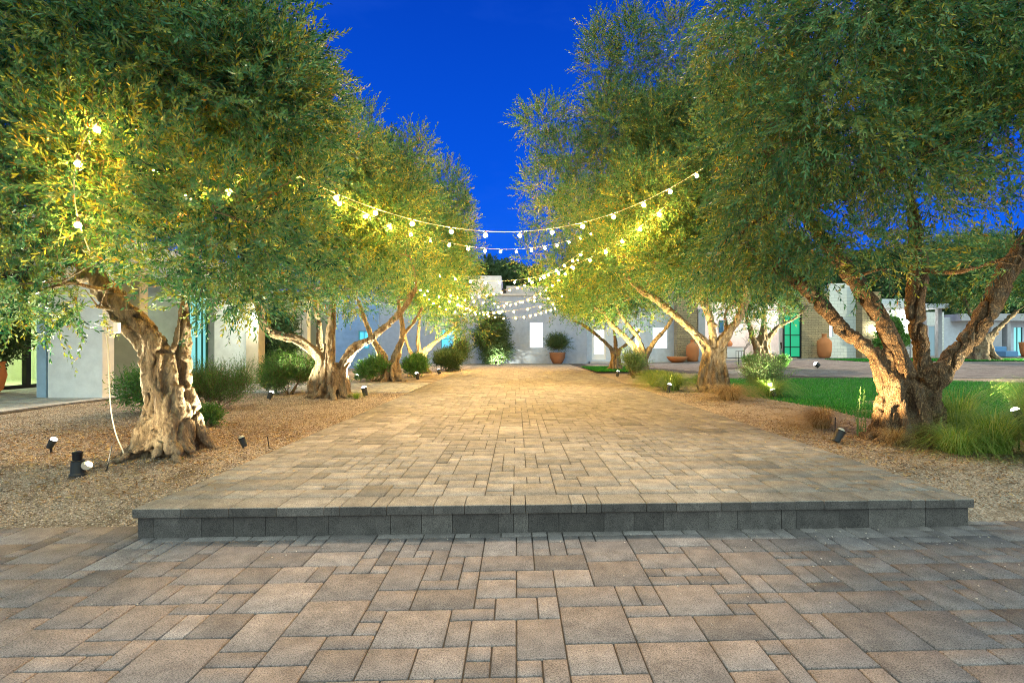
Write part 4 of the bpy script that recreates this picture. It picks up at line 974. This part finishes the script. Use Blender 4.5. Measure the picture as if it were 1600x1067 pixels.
# hanging cord with plug
root = empty('power_cord', at(198, 726, 4.75), 'cream power cord hanging beside the nearest left trunk down to the gravel', 'cord')
pts = [at(181, 520, 4.7), at(172, 526, 4.7), at(166, 520, 4.7), at(169, 545, 4.7), at(170, 580, 4.7), at(172, 620, 4.7), at(175, 650, 4.7), at(182, 680, 4.72), at(192, 704, 4.72), at(198, 728, 4.72)]
P, rr = catmull(pts, [.006] * len(pts), 6); a = MB(); a.tube(P, rr, 8); a.build('cable', CORD, root, smooth=True)
a = MB(); q = at(183, 512, 4.7); a.box(q.x - .02, q.x + .02, q.y - .02, q.y + .02, q.z - .05, q.z + .05, .5, .006); a.build('plug', WHITEM, root)
# thin stakes
for (px, py, hh, lb, tl) in ((166, 735, .22, 'thin dark irrigation stake left of the nearest left trunk', .05), (421, 700, .12, 'thin dark stake at the path edge left', -.02), (1304, 688, .26, 'thin upright stake behind the cylindrical spotlight on the right', .01)):
    x, y = gp(px, py); z = h(x, y); a = MB(); a.tube([(x, y, z - .02), (x + tl, y, z + hh)], .0045, 6); a.tube([(x - .012, y, z), (x + .012, y, z)], .006, 6)
    tag(a.build('stake', BLACK), lb, 'stake', 'thin stakes in the beds')

# ------------------------------------------------------------------ houses
def part_box(name, mat, parent, *bx, bev=0.0):
    m = MB()
    for b in bx: m.box(*b, bev=bev)
    return m.build(name, mat, parent)
def window(parent, x0, x1, z0, z1, y, pane, frame=BLACK, fw=.05, mullions=(), rails=(), depth=.10, name='window'):
    m = MB(); m.box(x0 - fw, x0, y - .03, y + depth, z0 - fw, z1 + fw); m.box(x1, x1 + fw, y - .03, y + depth, z0 - fw, z1 + fw)
    m.box(x0, x1, y - .03, y + depth, z1, z1 + fw); m.box(x0, x1, y - .03, y + depth, z0 - fw, z0)
    for mx in mullions: m.box(mx - fw * .3, mx + fw * .3, y - .025, y + .02, z0, z1)
    for rz in rails: m.box(x0, x1, y - .024, y + .019, rz - fw * .3, rz + fw * .3)
    f = m.build(name, frame, parent)
    p = MB(); p.box(x0, x1, y + .03, y + .045, z0, z1); q = p.build('pane', pane, None)
    q.parent = f
    if parent is not None: q.data.transform(parent_inv(parent))
    return f
def wall_with_holes(x0, x1, y0, y1, z0, z1, holes, m=None):
    """solid wall with rectangular openings (x0,x1,z0,z1)"""
    m = m or MB(); hs = sorted(holes); cur = x0
    for (a, b, c, d) in hs:
        if a > cur: m.box(cur, a, y0, y1, z0, z1)
        if c > z0: m.box(a, b, y0, y1, z0, c)
        if d < z1: m.box(a, b, y0, y1, d, z1)
        cur = b
    if cur < x1: m.box(cur, x1, y0, y1, z0, z1)
    return m

# --- far house across the end of the walk
def PX(px, Y): return (px - 807) / FPX * Y
def PZ(py, Y): return EYE - (py - 542) / FPX * Y
Yw = 32.0
far = empty('house', (0, Yw, .17), 'pale stucco house closing the far end of the walkway, with a tall lit window slot', 'house')
h1 = (PX(828, Yw), PX(848, Yw), PZ(543, Yw), PZ(504, Yw)); hc = (PX(689, Yw), PX(710, Yw), PZ(545, Yw), PZ(514, Yw))
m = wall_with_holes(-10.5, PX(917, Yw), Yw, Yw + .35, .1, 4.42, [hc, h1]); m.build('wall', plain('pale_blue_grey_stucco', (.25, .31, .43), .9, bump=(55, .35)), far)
m = MB(); m.box(-2.2, PX(917, Yw) + .05, Yw - .06, Yw + .41, 4.42, 4.56); m.build('coping', GREYW, far)
window(far, h1[0], h1[1], h1[2], h1[3], Yw + .12, LITW, WHITEM, .0001)
window(far, hc[0] + .05, hc[1] - .05, hc[2] + .05, hc[3] - .05, Yw + .05, LITC, plain('blue_frame', (.05, .25, .35)), .05, rails=((hc[2] + hc[3]) / 2,))
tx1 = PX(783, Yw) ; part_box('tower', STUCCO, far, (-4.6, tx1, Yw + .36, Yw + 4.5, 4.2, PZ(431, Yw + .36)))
part_box('roof', ROOFM, far, (tx1 + .02, 4.3, Yw + 1.6, Yw + 7.5, 4.5, 5.05)); part_box('roof', ROOFM, far, (-10, -4.7, Yw + .5, Yw + 8, 4.4, 4.6))
part_box('parapet', GREYW, far, (tx1 + .3, 4.3, Yw + 1.3, Yw + 1.58, 4.3, 5.18))
# right wing of the far house with door and window
Yr = 33.0
dr = (PX(925, Yr), PX(947, Yr), PZ(562, Yr), PZ(512, Yr)); wr_ = (PX(1020, Yr), PX(1043, Yr), PZ(544, Yr), PZ(512, Yr)); wr2 = (PX(992, Yr), PX(1000, Yr), PZ(544, Yr), PZ(512, Yr))
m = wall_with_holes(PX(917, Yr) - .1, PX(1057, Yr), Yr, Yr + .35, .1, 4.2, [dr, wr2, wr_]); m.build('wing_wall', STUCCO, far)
dm = MB(); dm.box(dr[0], dr[0] + .14, Yr + .08, Yr + .13, dr[2], dr[3]); dm.box(dr[1] - .14, dr[1], Yr + .08, Yr + .13, dr[2], dr[3]); dm.box(dr[0] + .14, dr[1] - .14, Yr + .08, Yr + .13, dr[2], dr[2] + .35); dm.box(dr[0] + .14, dr[1] - .14, Yr + .08, Yr + .13, dr[3] - .14, dr[3])
d_ = dm.build('door', WHITEM, far)
q = MB(); q.box(dr[0] + .14, dr[1] - .14, Yr + .10, Yr + .11, dr[2] + .35, dr[3] - .14); q = q.build('pane', LITW); q.data.transform(parent_inv(far)); q.parent = d_
window(far, *wr_[:2], wr_[2], wr_[3], Yr + .1, LITW, BLACK, .06, rails=((wr_[2] + wr_[3]) / 2 + .1,))
window(far, *wr2[:2], wr2[2], wr2[3], Yr + .1, LITW, BLACK, .06)
part_box('door_step', GREYW, far, (dr[0] - .2, dr[1] + .2, Yr - .5, Yr - .01, .1, h(5, 32) + .12))

# --- stone and stucco house on the right around the open patio
Ys = 32.0
rh = empty('house', (PX(1200, Ys), Ys, .5), 'modern stone and stucco house with an open lit patio across the drive', 'house')
def zg(x): return h(x, Ys) + .02
for a_, b_, c_ in ((1058, 1090, 0), (1253, 1296, 0), (1339, 1368, -.5)): part_box('stone_wall', STONE, rh, (PX(a_, Ys), PX(b_, Ys), Ys + c_, Ys + .6 + c_, 0, 4.6))
pw = (PX(1297, Ys), PX(1304, Ys), PZ(526, Ys), PZ(496, Ys))
m = wall_with_holes(PX(1296, Ys), PX(1339, Ys), Ys + .1, Ys + .5, 0, 5.2, [pw]); m.build('brick_wall', PBRICK, rh)
window(rh, *pw, Ys + .2, LITW, WHITEM, .04)
part_box('column', GREYW, rh, (PX(1090.5, Ys), PX(1101, Ys), Ys - .1, Ys + .35, 0, 3.6))
part_box('patio_wall', plain('patio_wall_white', (.78, .70, .66), .9, bump=(50, .2)), rh, (PX(1090, Ys + 4.5), PX(1225, Ys + 4.5), Ys + 4.5, Ys + 4.8, 0, 4.4), (PX(1088, Ys), PX(1090, Ys), Ys + .61, Ys + 4.49, 0, 4.4), (PX(1222, Ys), PX(1224, Ys), Ys + .4, Ys + 4.49, 0, 4.4))
part_box('patio_roof', STUCCO, rh, (PX(1058, Ys) - .2, PX(1253, Ys) + .2, Ys - .3, Ys + 5.0, 4.61, 4.9))
part_box('lintel', WOOD, rh, (PX(1215, Ys), PX(1252, Ys), Ys - .25, Ys + .1, PZ(489, Ys), PZ(482, Ys)))
g0, g1 = PX(1227, Ys), PX(1251, Ys); gz0, gz1 = PZ(557, Ys), PZ(490, Ys)
window(rh, g0, g1, gz0, gz1, Ys + .1, LITG, BLACK, .07, mullions=((g0 * .62 + g1 * .38),), rails=((gz0 + gz1) / 2, gz0 + .6), name='glass_door')
part_box('wall_niche', plain('niche_dark', (.10, .08, .06), .8), rh, (PX(1203, Ys + 4.4), PX(1222, Ys + 4.4), Ys + 4.4, Ys + 4.49, PZ(545, Ys + 4.4), PZ(535, Ys + 4.4)))
part_box('window_dark', plain('blue_glass', (.02, .08, .14), .1), rh, (PX(1124, Ys + 4.4), PX(1131, Ys + 4.4), Ys + 4.4, Ys + 4.49, PZ(520, Ys + 4.4), PZ(500, Ys + 4.4)))
# porch right of the pier
part_box('porch_wall', PBRICK, rh, (PX(1368, Ys + 2), PX(1428, Ys + 2), Ys + 2, Ys + 2.3, 0, 4.4), (PX(1448, Ys + 3), PX(1475, Ys + 3), Ys + 3, Ys + 3.3, 0, 3.6))
part_box('porch_roof', STUCCO, rh, (PX(1366, Ys), PX(1475, Ys), Ys - .4, Ys + 3.4, 3.62, 3.9))
part_box('porch_column', GREYW, rh, (PX(1466, Ys), PX(1472, Ys), Ys, Ys + .25, 0, 3.6))
window(rh, PX(1394, Ys + 2), PX(1402, Ys + 2), PZ(558, Ys + 2), PZ(498, Ys + 2), Ys + 1.96, LITD, BLACK, .06, name='porch_door')
window(rh, PX(1450, Ys + 3), PX(1460, Ys + 3), PZ(555, Ys + 3), PZ(510, Ys + 3), Ys + 2.96, LITD, GREYW, .06)
def sconce(parent, x, y, z, power, r=.10):
    s = MB(); s.lathe(x, y - .12, [(r * .5, z - .2), (r, z - .12), (r, z + .12), (r * .5, z + .2)], 14); s.build('wall_lamp', SCONCE, parent, smooth=True)
    ld = bpy.data.lights.new('lamp_glow', 'POINT'); ld.energy = power; ld.color = (1, .96, .84); ld.shadow_soft_size = .12
    lo = bpy.data.objects.new('lamp_glow', ld); COL.objects.link(lo); lo.parent = parent; lo.location = Vector((x, y - .42, z)) - parent.location
sconce(rh, PX(1366, Ys - .5), Ys - .5, PZ(515, Ys), 70, .13)
sconce(rh, PX(1412, Ys + 2), Ys + 2, PZ(505, Ys + 2), 70, .13)
# ceiling lamp in the open patio
s = MB(); s.lathe(PX(1165, Ys + 2), Ys + 2, [(.28, 4.5), (.28, 4.6)], 20); s.build('ceiling_lamp', SCONCE, rh)
ld = bpy.data.lights.new('patio_glow', 'POINT'); ld.energy = 150; ld.color = (1, .93, .84); ld.shadow_soft_size = .25; lo = bpy.data.objects.new('patio_glow', ld); COL.objects.link(lo); lo.parent = rh; lo.location = Vector((PX(1165, Ys + 2), Ys + 2, 4.1)) - rh.location

# --- low wing at the right edge
Ye = 36.0
rw = empty('house', (PX(1570, Ye), Ye, .5), 'low grey wing of columns and curtained glass behind the far right olive', 'house')
wins = [(PX(1500, Ye), PX(1537, Ye), .5, 2.4), (PX(1584, Ye), PX(1598, Ye), .5, 2.6)]
m = wall_with_holes(PX(1474, Ye), PX(1680, Ye), Ye, Ye + .3, 0, 3.3, wins); m.build('wall', STUCCO, rw)
window(rw, *wins[0], Ye + .1, LITD, WHITEM, .06, mullions=(PX(1512, Ye),)); window(rw, *wins[1], Ye + .1, LITT, GREENM, .06, mullions=(PX(1591, Ye),))
for a_, b_ in ((1547, 1563), (1572, 1577)): part_box('column', GREYW, rw, (PX(a_, Ye - .6), PX(b_, Ye - .6), Ye - .7, Ye - .3, 0, 3.0))
part_box('roof', GREYW, rw, (PX(1485, Ye), PX(1685, Ye), Ye - .9, Ye + 5, 3.0 + .01, 3.5))
part_box('plinth', STUCCO, rw, (PX(1562, Ye), PX(1680, Ye), Ye - 1.2, Ye - .02, .3, .62))
sf = empty('bench', (PX(1572, Ye - 1.6), Ye - 1.6, .5), 'blue low seat between the columns of the far right wing', 'seat')
part_box('seat', SOFA, sf, (PX(1563, 34.4), PX(1582, 34.4), 34.0, 34.8, .55, .95), bev=.05); part_box('backrest', SOFA, sf, (PX(1563, 34.4), PX(1582, 34.4), 34.81, 34.95, .55, 1.25), bev=.04)

# --- left house
lh = empty('house', (-10, 14, .19), 'low white modern house along the left bed with glass walls and lit pillars', 'house')
z0 = .19
# white pier wall by the terrace
m = MB(); m.box(PX(75, 10.3), PX(160, 10.3), 10.3, 10.6, 0, 3.2); m.build('pier_wall', WHITE2, lh)
m = MB(); m.box(PX(60, 10.4), PX(74.5, 10.4), 10.36, 10.66, 0, 3.2); m.build('pier_end', plain('pier_stucco_blue_light', (.35, .5, .62), .9, bump=(55, .3)), lh)  # bluer light on this face of the pier is put into its colour
m = MB(); m.box(PX(150, 13), PX(218, 13), 13.0, 13.3, 0, 3.2); m.build('tan_wall', TANW, lh)
# room with glass front at the far left
m = MB(); gx = -12.3
m.box(gx - .05, gx + .05, 8.0, 16.0, 2.75, 3.2); m.box(gx - .06, gx + .06, 8.0, 16.0, .15, .28)
for yy in (9.2, 12.85, 15.2): m.box(gx - .06, gx + .06, yy - .06, yy + .06, .28, 2.75)
fr = m.build('glass_front', BLACK, lh); q = MB(); q.box(gx - .01, gx + .01, 8.0, 16.0, .28, 2.75); q = q.build('pane', GLASS); q.data.transform(parent_inv(lh)); q.parent = fr
part_box('room', plain('room_plaster', (.62, .66, .42), .9), lh, (-18.0, -17.8, 6, 18, .1, 3.2), (-17.8, gx - .06, 16.6, 16.8, .1, 3.2), (-17.8, gx - .06, 6, 6.2, .1, 3.2), (-17.8, gx - .06, 6.2, 16.6, .12, .2), (-17.8, gx - .06, 6.2, 16.6, 3.05, 3.2))
s = MB(); s.lathe(-14.6, 13.0, [(.22, 2.95), (.22, 3.04)], 20); s.build('ceiling_lamp', SCONCE, lh)
ld = bpy.data.lights.new('room_glow', 'POINT'); ld.energy = 330; ld.color = (1, .95, .70); ld.shadow_soft_size = .3; lo = bpy.data.objects.new('room_glow', ld); COL.objects.link(lo); lo.parent = lh; lo.location = Vector((-14.6, 12.6, 2.6)) - lh.location
# curtained glass, white wall, lit pillar
window(lh, PX(296, 15.8), PX(322, 15.8), .22, 3.0, 15.8, LITT, GREENM, .06, mullions=(PX(307, 15.8), PX(316, 15.8)), name='glass_wall')
m = MB(); m.box(PX(335, 15.6), PX(389, 15.6), 15.6, 15.95, 0, 3.4); m.build('white_wall', WHITE2, lh)
m = MB(); m.box(PX(324, 15.8), PX(335, 15.8), 15.8, 16.1, 0, 3.4); m.box(PX(230, 16), PX(294, 16), 15.9, 16.2, 0, 3.4); m.build('grey_wall', GREYW, lh)
m = MB(); m.box(PX(390, 15.4), PX(409, 15.4), 15.2, 15.6, 0, 3.4); m.build('lit_pillar', TANW, lh)
part_box('roof_slab', STUCCO, lh, (PX(230, 16), PX(415, 16), 15.0, 19, 3.41, 3.7), (-18.0, -8.2, 6, 14.99, 3.21, 3.5))
sconce(lh, PX(400, 15.2), 15.2, PZ(500, 15.2), 28, .06)
m = MB()
for a_, b_ in ((444, 456), (460, 470), (472, 480)): m.box(PX(a_, 19), PX(b_, 19), 19.0, 19.3, 0, 3.2)
m.build('column_row', WHITE2, lh); part_box('back_wall', plain('green_grey_wall', (.25, .30, .27), .9), lh, (PX(405, 20), PX(520, 20), 20.0, 20.3, 0, 3.4))
# blue rendered wall
bw = (PX(560, 25), PX(577, 25), PZ(545, 25), PZ(517, 25))
m = wall_with_holes(PX(495, 25), PX(592, 25), 25.0, 25.3, 0, 3.8, [bw]); m.build('blue_wall', plain('blue_stucco', (.16, .30, .60), .9, bump=(55, .3)), lh)
window(lh, bw[0] + .05, bw[1] - .05, bw[2] + .05, bw[3] - .05, 25.06, LITC, plain('cyan_frame', (.06, .35, .5)), .05, mullions=((bw[0] + bw[1]) / 2,))

# ------------------------------------------------------------------ pots, urns, furniture
def pot(label, x, y, prof, cat='pot', group=None, sc=1.0, z=None, mat=None):
    z = h(x, y) + .02 if z is None else z; root = empty('terracotta_pot', (x, y, z), label, cat, group)
    m = MB(); m.lathe(x, y, [(r_ * sc, z + q * sc) for r_, q in prof], 28); m.build('vessel', mat or TERRA, root, smooth=True); return root
URN = [(.24, 0), (.33, .12), (.37, .45), (.38, .8), (.36, .95), (.25, 1.08), (.13, 1.15), (.11, 1.28), (.15, 1.33), (.13, 1.36), (.08, 1.36)]
pot('tall terracotta urn leaning on the stone pier left of the open patio', PX(1082, 31.4), 31.4, URN, 'urn', 'tall terracotta urns by the stone walls')
pot('tall orange terracotta urn by the stone wall right of the green glass door', PX(1288, 31.3), 31.3, URN, 'urn', 'tall terracotta urns by the stone walls', 1.08)
BOWL = [(.24, 0), (.32, .1), (.46, .38), (.48, .62), (.50, .7), (.44, .7), (.42, .62), (.1, .6)]
p_ = pot('round terracotta planter against the far wall beside the lit window slot', PX(871, 31.0), 31.0, BOWL, mat=plain('dull_terracotta', (.20, .10, .06), .85, bump=(24, .4)))
crown_mesh('plant', auto_blobs((PX(871, 31), 31.0, 1.30), (.55, .5, .6), 8, .3, 77), 620, 16, .13, .022, 78, L=(.35, .8), up=1.1, inner=.1, mats=(DARKL, BARK), parent=p_)
p_ = pot('terracotta pot with a leafy plant at the left edge by the glass room', PX(-22, 11.2), 11.2, [(.2, 0), (.28, .1), (.34, .4), (.30, .62), (.33, .7), (.27, .7), (.1, .66)], z=.2)
crown_mesh('plant', auto_blobs((PX(-8, 11.2), 11.2, 1.45), (.62, .5, .5), 8, .3, 87), 700, 14, .09, .035, 88, L=(.2, .4), up=.6, inner=.2, mats=(DARKL, BARK), parent=p_)
pot('wide low terracotta bowl beside the stone pier', PX(1058, 31.0), 31.0, [(.3, 0), (.5, .14), (.62, .34), (.6, .36), (.5, .3), (.1, .26)])
pot('terracotta pot on the ledge at the right edge', PX(1603, 34.6), 34.6, [(.2, 0), (.3, .3), (.36, .9), (.38, 1.0), (.3, 1.0), (.1, .9)], z=.55)
# counter + chiminea + dry tree + table frame on the patio
Yp = 34.0
c_ = empty('counter', (PX(1147, Yp), Yp, .5), 'white masonry counter on the open patio beneath the terracotta hood', 'counter')
part_box('body', WHITEM, c_, (PX(1133, Yp), PX(1161, Yp), Yp, Yp + .8, .3, PZ(543, Yp)), bev=.01); part_box('worktop', plain('pink_stone', (.55, .47, .44)), c_, (PX(1131, Yp), PX(1163, Yp), Yp - .06, Yp + .86, PZ(543, Yp) + .003, PZ(541, Yp)), bev=.01)
zc = PZ(541, Yp) + .003; ch = empty('chiminea', (PX(1142, Yp), Yp + .4, zc), 'pinkish terracotta chiminea hood standing on the white counter', 'chiminea'); m = MB(); m.lathe(PX(1142, Yp), Yp + .4, [(.2, zc), (.27, zc + .12), (.26, zc + .2), (.12, zc + .42), (.06, zc + .6), (.055, zc + .72)], 20); m.build('vessel', TERRA, ch, smooth=True)
tf = empty('metal_frame', (PX(1157, Yp - .6), Yp - .6, .5), 'thin black metal side-table frame before the white counter', 'table'); m = MB(); xa, xb, ya, yb, za, zb = PX(1152, Yp - .6), PX(1161, Yp - .6), Yp - .8, Yp - .4, .42, PZ(549, Yp - .6)
for xx in (xa, xb):
    for yy in (ya, yb): l = MB(); l.tube([(xx, yy, za), (xx, yy, zb)], .014, 6); l.build('leg', BLACK, tf)
m.box(xa - .02, xb + .02, ya - .02, yb + .02, zb + .001, zb + .03); m.build('top', BLACK, tf)
dt = empty('bare_tree', (PX(1163, Yp + .8), Yp + .8, .5), 'small leafless grey tree on the patio right of the chiminea', 'tree'); m = MB(); rt = random.Random(5)
def grow(p, d, L, r_, n):
    q = p + d * L; mid = (p + q) / 2 + Vector((rt.gauss(0, .03), 0, rt.gauss(0, .02))); m.tube([p, mid, q], [r_, r_ * .85, r_ * .65], 6)
    if n > 0:
        for k in range(rt.choice([2, 2, 3])): grow(q, (d + Vector((rt.uniform(-.9, .9), rt.uniform(-.5, .5), rt.uniform(0, .4)))).normalized(), L * rt.uniform(.6, .85), r_ * .6, n - 1)
grow(Vector((PX(1163, Yp + .8), Yp + .8, .4)), Vector((0, 0, 1)), .6, .05, 4); m.build('branch', plain('dead_wood', (.22, .20, .17), .9), dt)
# outdoor seats (white) right of the stout olive
for k, (px, yy, lb) in enumerate(((1205, 33.2, 'white upholstered patio chair left of the green glass door, left one'), (1217, 33.0, 'white upholstered patio chair nearest the green glass door'))):
    x = PX(px, yy); z = h(x, yy) + .02; c_ = empty('patio_chair', (x, yy, z), lb, 'chair', 'white patio chairs')
    part_box('seat', WHITEM, c_, (x - .26, x + .26, yy - .25, yy + .25, z + .3, z + .45), bev=.03); part_box('backrest', WHITEM, c_, (x - .26, x + .26, yy + .251, yy + .33, z + .3, z + .85), bev=.03)
    for sx in (-.23, .23):
        for sy in (-.22, .28): l = MB(); l.tube([(x + sx, yy + sy, z - .02), (x + sx, yy + sy, z + .3)], .02, 6); l.build('leg', WHITEM, c_)
# low black rail
x0, x1 = PX(1132, 26), PX(1176, 26); m = MB(); zr = PZ(559, 26); m.tube([(x0, 26, zr), (x1, 26, zr)], .02, 6); 
for xx in np.linspace(x0 + .03, x1 - .03, 3): m.tube([(xx, 26, h(xx, 26)), (xx, 26, zr)], .016, 6)
tag(m.build('low_rail', BLACK), 'low thin black metal rail left of the stout olive', 'rail')
# bench on the porch
bx = PX(1417, 32.5); bz = h(bx, 32.5) + .02; bn = empty('bench', (bx, 32.5, bz), 'grey slatted bench on the porch, seen between the limbs of the nearest right olive', 'bench')
part_box('seat', GREYW, bn, *[(bx - .5, bx + .5, 32.3 + k * .11, 32.39 + k * .11, bz + .42, bz + .46) for k in range(4)])
part_box('backrest', GREYW, bn, *[(bx - .5, bx + .5, 32.75, 32.78, bz + .52 + k * .13, bz + .61 + k * .13) for k in range(4)])
for sx in (-.46, .46): part_box('leg', GREYW, bn, (bx + sx - .03, bx + sx + .03, 32.3, 32.36, bz - .02, bz + .419)); part_box('leg', GREYW, bn, (bx + sx - .03, bx + sx + .03, 32.785, 32.84, bz - .02, bz + 1.05))
# boulders left
def boulder(label, x, y, R, seed):
    import bmesh
    bm = bmesh.new(); bmesh.ops.create_icosphere(bm, subdivisions=3, radius=1); z = h(x, y)
    for v in bm.verts:
        k = 1 + .22 * mnoise.noise(v.co * 1.3 + Vector((seed, 0, 0))) + .07 * mnoise.noise(v.co * 4); v.co = Vector((v.co.x * R[0] * k + x, v.co.y * R[1] * k + y, max(-.1, v.co.z * k) * R[2] + z))
    me = bpy.data.meshes.new('boulder'); bm.to_mesh(me); bm.free(); me.polygons.foreach_set('use_smooth', np.ones(len(me.polygons), bool)); tag(link_mesh('boulder', me, ROCK), label, 'boulder', 'grey boulders behind the second left tree')
boulder('dark grey boulder behind the right limb of the second left tree, left one', -5.3, 18.6, (.36, .3, .40), 3); boulder('grey boulder left of the third left tree, right one of the pair', -4.55, 18.5, (.38, .32, .42), 9)

# far trees beyond the house
def far_tree(label, px, py, Y, R, seed, n=1500, nb=12):
    c = at(px, py, Y); root = empty('tree', (c.x, c.y, 0), label, 'tree', 'dark trees beyond the far house')
    m = MB(); m.tube([(c.x, c.y, -.1), (c.x + .2, c.y, c.z * .5), (c.x, c.y, c.z)], [.3, .2, .1], 8); m.build('trunk', BARK, root)
    crown_mesh('crown', auto_blobs(tuple(c), R, nb, min(R) * .42, seed), n, 12, .38, .13, seed, L=(.6, 1.3), parent=root, mats=(DARKL, BARK), up=.5, inner=.3)
far_tree('dark tree silhouette above the far roof, centre one', 795, 455, 55, (2.6, 2, 3.2), 71)
far_tree('dark tree silhouette above the far roof, left one behind the tower', 770, 445, 50, (2.0, 2, 2.6), 72)
far_tree('dark tree silhouette above the far roof, right one behind the string lights', 822, 450, 52, (2.4, 2, 2.6), 73)
far_tree('dark tree crown beyond the right house, seen through the nearest right crown', 1440, 450, 48, (7, 3, 4.0), 74, 9000, 42)
far_tree('dark tree crown beyond the low grey wing at the right edge', 1590, 450, 50, (8, 3, 4.5), 76, 9000, 42)
far_tree('dark tree crown beyond the stone house, left of the open patio', 1120, 455, 50, (6, 3, 3.6), 77, 5000, 30)
shrub('hedge', 'tall dark hedge closing the gap between the porch and the low grey wing', 'hedge', (34.5, 41.0), (5, .8, 2.0), 5500, 12, .30, .09, DARKL, 1016, .6, L=(.3, .7), nb=26)
far_tree('dark tree crown above the right house behind the second right tree', 1300, 455, 48, (7, 3, 3.2), 75, 7000, 34)
print('built', sum(len(o.data.polygons) for o in bpy.data.objects if o.type == 'MESH'))
